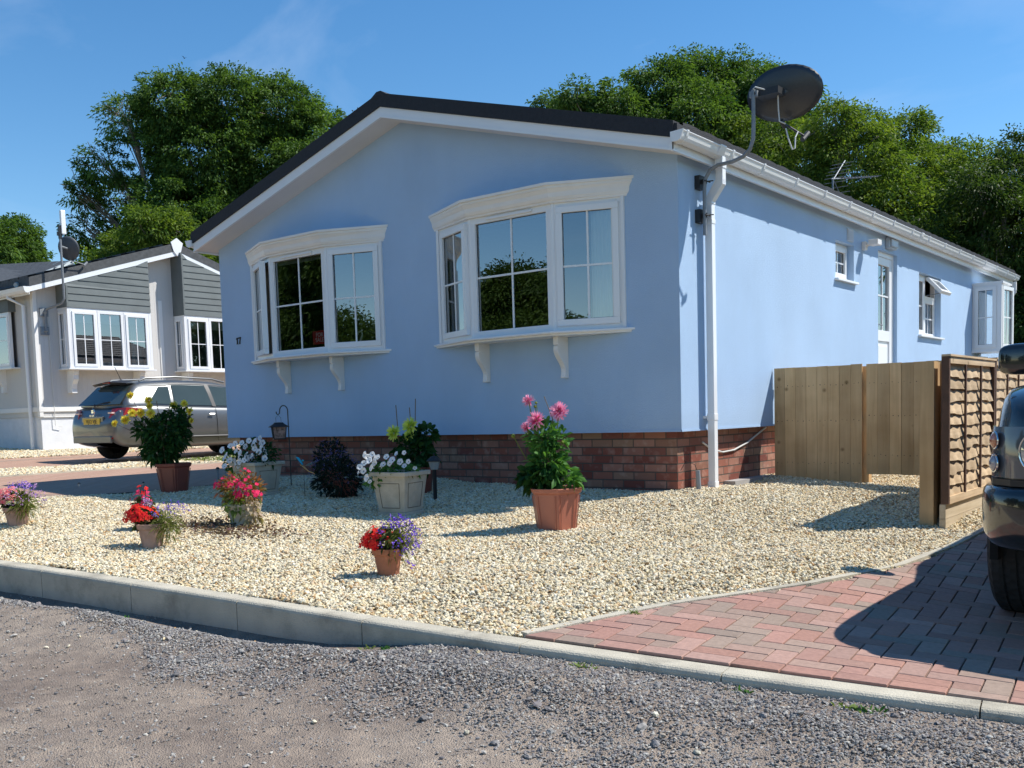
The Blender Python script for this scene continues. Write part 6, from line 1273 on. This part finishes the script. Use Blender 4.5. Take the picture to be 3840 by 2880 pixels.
# dragonfly ornament on a stick beside it
dfl = thing('dragonfly_ornament', 'copper and turquoise dragonfly ornament beside the shaded planter', 'ornament', (-3.32, -1.42, .26)); m = MB(); m.tube([(0, 0, -.3), (0, 0, 0)], .003, 5); m.build('stick', cane, dfl)
m = MB(); m.tube([(-.04, 0, .02), (0, 0, .0), (.05, .02, -.045), (.10, .05, -.065)], [.012, .010, .007, .009], 8); m.build('body', simple('copper', (.5, .22, .08), rough=.25, metallic=.8), dfl, smooth=True); m = MB(); m.add([(0, 0, .005), (.06, .03, .012), (.14, .08, .05), (.13, .06, .06), (.05, .01, .03)], [(0, 1, 2, 3, 4)]); m.build('wing', chrome, dfl); m = MB(); m.add([(-.01, 0, .01), (-.05, -.01, .05), (-.09, -.02, .10), (-.06, 0, .09), (-.02, .01, .03)], [(0, 1, 2, 3, 4)]); m.build('wing', simple('turquoise', (.03, .35, .42), rough=.2, metallic=.4), dfl); m = MB(); m.lathe([(0, -.014), (.013, 0), (0, .014)], (-.02, .01, .06), 10); m.build('eye', simple('turquoise', (.03, .35, .42), rough=.2), dfl)
# 10. dark lobelia pot and lime dahlia behind
p = place('flower_pot', 'shaded pot hidden under a mound of dark lobelia by the brick skirting', 'flower pot', -2.797, -1.359, .12)
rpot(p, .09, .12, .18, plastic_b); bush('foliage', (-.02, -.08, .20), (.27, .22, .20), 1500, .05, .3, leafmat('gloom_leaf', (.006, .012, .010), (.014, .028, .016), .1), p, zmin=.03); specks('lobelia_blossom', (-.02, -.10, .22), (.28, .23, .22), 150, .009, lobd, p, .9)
p = place('flower_pot', 'low pot of dark lobelia against the brick just right of the shaded stone planter', 'flower pot', -3.45, -.95, .1)
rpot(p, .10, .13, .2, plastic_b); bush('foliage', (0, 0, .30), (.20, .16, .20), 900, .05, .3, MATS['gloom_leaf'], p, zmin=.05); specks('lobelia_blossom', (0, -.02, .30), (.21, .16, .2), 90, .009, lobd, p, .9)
p = place('dahlia_plant', 'large lime yellow dahlia with three canes in a shaded pot by the brick skirting', 'potted dahlia', -2.35, -.85, .12)
z0 = g1(-2.35, -.75); s_ = 9.3/3677.9; rpot(p, .12, .15, .26, plastic_b)
P0 = np.array([p.location[0], p.location[1]])
def gp(px, py, d=0):                                         # offsets measured on the photo from the pot centre
    return lp((px-1420)*s_, (1835-py)*s_, d)
bush('foliage', gp(1410, 1690), (.17, .14, .20), 420, .10, .5, leaf_d, p, droop=.4); bush('foliage', gp(1450, 1610), (.10, .10, .08), 110, .09, .5, leaf_d, p)
for (px, py, r_) in ((1336, 1602, 33), (1400, 1578, 35), (1393, 1612, 24)): bloom('dahlia_bloom', gp(px, py, -.05), r_*s_, (-.15, -.9, .35), lime, p, layers=6, k=18, w=.26, jitter=.12)
for (a, b) in (((1352, 1650), (1345, 1497)), ((1402, 1640), (1396, 1507)), ((1412, 1640), (1420, 1475))): m = MB(); m.tube([gp(*a), gp(*b)], .0045, 5); m.build('cane', cane, p)
# lantern on a crook
la = thing('hanging_lantern', 'dark lantern hanging from a black shepherd crook above the shaded planter', 'lantern', (-4.02, -1.02, g1(-4.02, -1.02)-.02)); s_ = 10.2/3677.9; bz = .0
def hp(px, py, d=0): return lp((px-976)*s_, (1832-py)*s_, d)
m = MB(); pts = [hp(978, 1832), hp(977, 1560)]+[hp(962+15*math.cos(a), 1541-20*math.sin(a)) for a in np.linspace(0, math.pi, 10)]+[hp(946, 1550), hp(940, 1554), hp(935, 1551), hp(934, 1543)]
m.tube(pts, .0055, 8); m.build('crook', blackm, la, smooth=True)
lc = hp(941, 1600); m = MB(); rr_ = [(.010, .028), (.032, .026), (.045, .0), (.105, -.022), (.105, -.026)]
m.lathe([(r_, z+.0) for r_, z in [(0, .050), (.058, .048), (.078, .032), (.140, .004), (.140, -.001)]], (lc[0], lc[1], lc[2]-.002), 4, ph=.2); lo = m.build('lantern_roof', blackm, la)
m = MB(); m.tube([hp(932, 1581), hp(931, 1566), hp(941, 1556), hp(950, 1566), hp(951, 1581)], .0018, 5); m.build('handle', blackm, la)
m = MB()
for k in range(4): a = .2+k*math.pi/2; m.tube([(lc[0]+.098*math.cos(a), lc[1]+.098*math.sin(a), lc[2]), (lc[0]+.080*math.cos(a), lc[1]+.080*math.sin(a), lc[2]-.120)], .006, 5)
m.lathe([(0, -.13), (.085, -.13), (.087, -.118), (0, -.118)], lc, 4, ph=.2); m.build('lantern_frame', blackm, la)
m = MB(); m.lathe([(.090, -.002), (.074, -.115)], lc, 4, ph=.2); m.build('lantern_glass', simple('mottled_glass', (.20, .13, .12), rough=.3, noise=.9, scale=30), la)
# solar lights
def solar(label, x, y, h, r, lantern=False, tilt=(0, 0)):
    t = thing('solar_light', label, 'garden light', (x, y, g1(x, y)-.01), 0, 'small solar garden lights on stakes'); t.rotation_euler[0] = tilt[0]; t.rotation_euler[1] = tilt[1]
    m = MB(); m.tube([(0, 0, 0), (0, 0, h*.75)], r*.3, 6); m.build('stake', galv if not lantern else blackm, t)
    m = MB(); m.lathe([(r*.55, h*.72), (r*.9, h*.92)], (0, 0, 0), 10); m.build('lens', MATS.get('light_lens') or simple('light_lens', (.30, .32, .32), rough=.25), t)
    m = MB(); m.lathe([(0, h*1.04), (r*.5, h*1.02), (r*1.15, h*.93), (r*1.15, h*.91), (0, h*.91)], (0, 0, 0), 12)
    if lantern: m.lathe([(0, h*1.1), (r*.12, h*1.08), (r*.1, h*1.0)], (0, 0, 0), 6)
    m.build('cap', darkplastic, t); return t
solar('small steel solar stake light standing left of the shaded planter', -5.246, -1.04, .185, .022); solar('small leaning solar stake light by the neighbouring drive', -5.62, -2.42, .145, .014, tilt=(0, -.35)); solar('little solar stake light behind the pot of loose red begonias', -5.25, -1.95, .11, .012)
t = solar('lantern shaped solar light standing behind the sunlit stone planter', -2.02, -.98, .395, .062, True)
# weeds at the kerb
wd = []
for i, (x, y) in enumerate([(-.9, -4.72), (.72, -4.44), (.86, -4.44), (1.86, -4.30), (2.52, -4.22), (2.92, -4.18), (2.99, -4.17), (1.64, -3.55), (-2.0, -4.95)]):
    n = 14+i % 4*6; P = np.c_[rng.normal(x, .022, n), rng.normal(y, .010, n), np.zeros(n)]; P[:, 2] = (road_z(P[:, 0], P[:, 1]) if i != 7 else G(P[:, 0], P[:, 1])); leaf_mesh_o = leaf_mesh('weed', P, rng.normal(size=(n, 3))*[1, 1, .2]+[0, 0, .9], rng.uniform(.02, .05, n), rng.uniform(.006, .010, n), leaf_l if i % 2 else leaf_g, None, rng.random(n)); wd.append(leaf_mesh_o)
    tag(leaf_mesh_o, ['tiny green tuft alone in the trough below the kerb', 'pale tuft under the kerb, left one of a close pair', 'green tuft under the kerb, right one of a close pair', 'bright tuft where gravel, drive and kerb meet', 'green tuft of grass at the kerb before the drive', 'wide light green tuft at the kerb below the car', 'leafy weed against the kerb below the dark car', 'small weed on the concrete edging of the block drive', 'tiny tuft on the road, far left'][i], 'weed', 'weeds along the kerb')
# grass on the strip beyond
n = 5000; x = rng.uniform(-12.2, -10.4, n); y = rng.uniform(2.6, 7, n); P = np.c_[x, y, G(x, y)]; tag(leaf_mesh('grass', P, rng.normal(size=(n, 3))*[.6, .6, .2]+[0, 0, .9], rng.uniform(.04, .10, n), np.full(n, .012), leaf_l, None, rng.random(n)), 'thin grass on the strip between the two drives', 'grass', kind='stuff')
# ================================================================ TREES
leafA = leafmat('ash_leaf', (.036, .082, .018), (.125, .215, .05), .38, .45); leafB = leafmat('oak_leaf', (.046, .098, .018), (.185, .265, .046), .40, .45); leafC = leafmat('dark_tree_leaf', (.018, .044, .011), (.085, .14, .028), .34, .45)
bark = simple('bark', (.24, .21, .17), rough=.9, noise=.3, scale=6)
def tree(name, label, blobs, base, mat, nl=2600, leaf=.15, wid=.36, trunk=.28, sparse=(), seed=0, group='trees behind the homes', cl=.42, top=None):
    r = np.random.default_rng(seed); t = thing(name, label, 'tree', base, 0, group); base = np.array(base); Ps = []; Ds = []; Ts = []; Ls = []
    B = np.array(blobs, float)
    for bi, (x, y, z, R_) in enumerate(B):
        dens = .34 if bi in sparse else 1.0
        nc = int(max(18, 46*R_*R_*3.5*dens)); d = unit(r.normal(size=(nc, 3))); d[:, 2] = d[:, 2]*.9
        rad = R_*(.62+.50*r.random(nc))*(1+.13*np.sin(d[:, 0]*5+bi)*np.sin(d[:, 2]*6+bi*2)); c = np.array([x, y, z])+d*rad[:, None]
        # drop clusters deep inside other blobs
        keep = np.ones(nc, bool)
        for bj, (a, b, c_, R2) in enumerate(B):
            if bj != bi: keep &= np.linalg.norm(c-np.array([a, b, c_]), axis=1) > R2*.55
        c = c[keep]; d = d[keep]; m = int(nl/46); n = len(c)
        off = unit(r.normal(0, 1, (n, m, 3)))*(r.random((n, m, 1))**.5)*(cl*r.uniform(.45, 1.05, (n, 1, 1)))*np.array([1, 1, .62]); P = c[:, None]+off
        D_ = unit(off+d[:, None]*.6+r.normal(0, .35, off.shape)+np.array([0, 0, -.15])); tn = np.clip(r.normal(.45, .25, (n, 1))+r.normal(0, .16, (n, m)), 0, 1)
        Ps.append(P.reshape(-1, 3)); Ds.append(D_.reshape(-1, 3)); Ts.append(tn.ravel())
    P = np.concatenate(Ps)-base; D_ = np.concatenate(Ds); T = np.concatenate(Ts); n = len(P); l = leaf*r.uniform(.6, 1.25, n); S_ = unit(np.cross(D_, unit(r.normal(size=(n, 3))))); W_ = (l*wid)[:, None]; dn = np.array([0, 0, -1.])
    V = np.stack([P, P+D_*l[:, None]*.5-S_*W_*.5, P+D_*l[:, None]+dn*l[:, None]*.3, P+D_*l[:, None]*.5+S_*W_*.5], 1).reshape(-1, 3)
    mesh_obj('crown', V, (np.arange(n)*4)[:, None]+np.arange(4)[None], mat, t, cols=np.c_[T, T, T])
    m = MB(); c0 = B[:, :3].mean(0)-base; fork = np.array([c0[0]*.5, c0[1]*.5, max(1.2, c0[2]*.45)]); m.tube([(0, 0, -.3), tuple(fork*.5), tuple(fork)], [trunk, trunk*.8, trunk*.62], 10)
    m.build('trunk', bark, t, smooth=True); lm = MB()
    for bi, (x, y, z, R_) in enumerate(B):
        e = np.array([x, y, z])-base; mid = fork+(e-fork)*.5+r.normal(0, .35, 3); lm.tube([tuple(fork), tuple(mid), tuple(e)], [trunk*.45, trunk*.24, trunk*.09], 6)
        for k in range(26 if bi in sparse else 5):
            d = unit(r.normal(size=3)+[0, 0, .4]); q = e+d*R_*r.uniform(.8, 1.2); lm.tube([tuple(e+(mid-e)*r.uniform(0, .8)), tuple(e+d*R_*.4+r.normal(0, .15, 3)), tuple(q)], [trunk*.08, trunk*.045, .012], 5)
    lm.build('limb', bark, t, smooth=True); print(name, n); return t
def gb(x, y): return (x, y, g1(x, y)-.1)
tree('ash_tree', 'big broad tree standing behind the grey and white home', [(-27.4, 13.4, 11.99, 1.27), (-26.43, 15.07, 12.15, 1.37), (-25.54, 16.64, 12.03, 1.37), (-25.06, 17.85, 11.51, 1.17), (-28.99, 12.57, 11.67, 0.93), (-27.37, 14.59, 10.34, 2.06), (-26.16, 16.39, 9.96, 2.06), (-29.22, 11.77, 9.97, 0.88), (-30.63, 11.49, 9.22, 0.69), (-31.04, 11.92, 7.8, 0.88), (-30.63, 13.26, 9.1, 1.08), (-27.23, 13.56, 7.78, 1.96), (-24.42, 16.81, 9.45, 1.47), (-26.73, 15.7, 7.5, 1.96), (-23.01, 16.63, 9.93, 0.88)], gb(-27, 15), leafA, sparse=(4, 7, 8, 9, 10), seed=1)
tree('small_tree', 'lower lighter green tree in front of the big one, over the white gable roof', [(-25.21, 10.8, 7.06, 0.72), (-25.15, 11.72, 6.82, 0.99), (-26.9, 11.2, 6.45, 0.99), (-25.21, 13.37, 6.02, 1.08), (-26.6, 10.01, 5.59, 0.9), (-25.14, 12.03, 5.44, 1.26), (-25.02, 12.94, 4.69, 1.08), (-24, 14.5, 4.6, 1.1), (-23.3, 15.3, 3.4, 1.3)], gb(-25.3, 12.2), leafB, seed=2, trunk=.16)
tree('rounded_tree', 'rounded tree top at the far left edge behind the grey tiled roof', [(-36.63, 10.85, 7.68, 1.52), (-36.52, 11.88, 8.31, 0.87), (-36.79, 12.51, 7.78, 0.65), (-37, 10.5, 6.3, 1.5), (-37, 12, 6.2, 1.5)], gb(-36.8, 11.3), leafA, seed=3)
tree('russet_tree', 'brownish tree top peeping over the dark roof beside the big tree', [(-24.6, 20.2, 11.9, .75), (-24.0, 20.7, 11.6, .6), (-23.4, 21.0, 11.1, .6)], gb(-24, 20.5), leafmat('russet_leaf', (.06, .045, .02), (.12, .08, .035), .3), seed=4, trunk=.15)
tree('ash_tree', 'tall dark green tree behind the roof, its top left of the satellite dish', [(-12.63, 19.65, 10.03, 0.96), (-12.01, 21.12, 10.98, 1.0), (-11.27, 22.64, 11.43, 1.0), (-10.6, 24.05, 11.45, 1.0), (-10.99, 21.31, 9.31, 1.74), (-12.57, 21.0, 9.55, 1.04), (-15.48, 19.74, 10.9, 0.39), (-13.78, 18.81, 10.58, 0.48), (-13.69, 19.74, 10.27, 0.61), (-9.43, 23.95, 10.14, 1.31), (-10.75, 23.68, 8.86, 1.57), (-9.22, 22.85, 10.85, 0.7)], gb(-11, 22), leafA, seed=5)
tree('oak_tree', 'yellow green bushy tree right of the satellite dish behind the gutter', [(-5.84, 19.71, 8.37, 0.69), (-5.43, 20.89, 8.17, 0.84), (-4.59, 22.48, 8.47, 0.65), (-7.39, 21.11, 7.81, 1.14), (-5.52, 20.27, 7.12, 1.29), (-4.56, 21.89, 6.86, 1.29), (-6.91, 20.88, 6.16, 1.52), (-4.78, 20.25, 5.56, 1.52), (-3.49, 22.23, 6.3, 0.76), (-8.01, 19.66, 7.06, 0.91), (-3.2, 21.6, 5.4, 1.3), (-4.0, 23.2, 7.3, 1.0), (-2.7, 21.5, 6.9, .7), (-8.6, 21.5, 8.6, 1.1)], gb(-5.4, 21), leafB, seed=6, leaf=.12)
tree('dark_tree', 'dark shaded tree at the right edge behind the far end of the blue home', [(-1.81, 18.77, 5.66, 0.75), (-1.47, 19.99, 6.32, 0.61), (-1.42, 21.0, 7.15, 0.48), (-2.8, 20.6, 4.98, 1.16), (-1.4, 19.45, 4.79, 1.22), (-1.96, 19.78, 3.57, 1.29), (-1.28, 21.13, 2.78, 1.29), (-1.13, 18.86, 1.22, 1.09), (-3.22, 18.45, 4.58, 0.82), (-1.11, 21.09, 5.63, 0.95), (.6, 19.8, 4.6, 1.3), (.6, 20.3, 2.2, 1.5), (-.4, 18.9, 2.4, 1.2), (2.6, 20, 4.2, 1.6), (2.6, 20, 2, 1.6)], gb(-1, 20), leafC, seed=7, leaf=.12)
# trees across the road, seen only as reflections in the window panes
def rt(lab, x, y, h, R_, seed):
    r = np.random.default_rng(seed); bl = [(x+r.normal(0, R_*.5), y+r.normal(0, R_*.5), h*(.35+.55*k/7), R_*(.75-.35*k/7)) for k in range(8)]
    tree('roadside_tree', lab, bl, gb(x, y), leafC, nl=2400, leaf=.20, seed=seed, group='trees across the road', cl=.9, trunk=.3)
rt('roadside tree behind the camera mirrored in the left bay window', -31, -24, 11, 4.2, 31); rt('roadside tree behind the camera mirrored in the middle panes', -22, -28, 6.6, 3.3, 32); rt('farther roadside tree behind the camera, leftmost', -40, -21, 11, 4.2, 33); rt('low roadside tree behind the camera mirrored in the right bay window', -14, -31, 6.5, 3.2, 34); rt('small distant roadside tree behind the camera', -1, -42, 5.5, 2.6, 35)
bd_ = thing('bird', 'tiny dark bird in the sky above the left tree', 'bird', (-22.69, 10.74, 11.85)); bd_.scale = (.4, .4, .4); m = MB(); m.lathe([(0, -.10), (.03, -.05), (.035, .03), (.012, .09), (0, .12)], (0, 0, 0), 8, axis=0); m.build('body', blackm, bd_, smooth=True); m = MB(); m.add([(0, .02, .02), (.05, .1, .08), (.02, .24, .12), (-.03, .12, .08), (-.04, .02, .02)], [(0, 1, 2, 3, 4)]); m.build('wing', blackm, bd_); m = MB(); m.add([(0, -.02, .02), (.05, -.1, .08), (.02, -.24, .12), (-.03, -.12, .08), (-.04, -.02, .02)], [(0, 1, 2, 3, 4)]); m.build('wing', blackm, bd_)
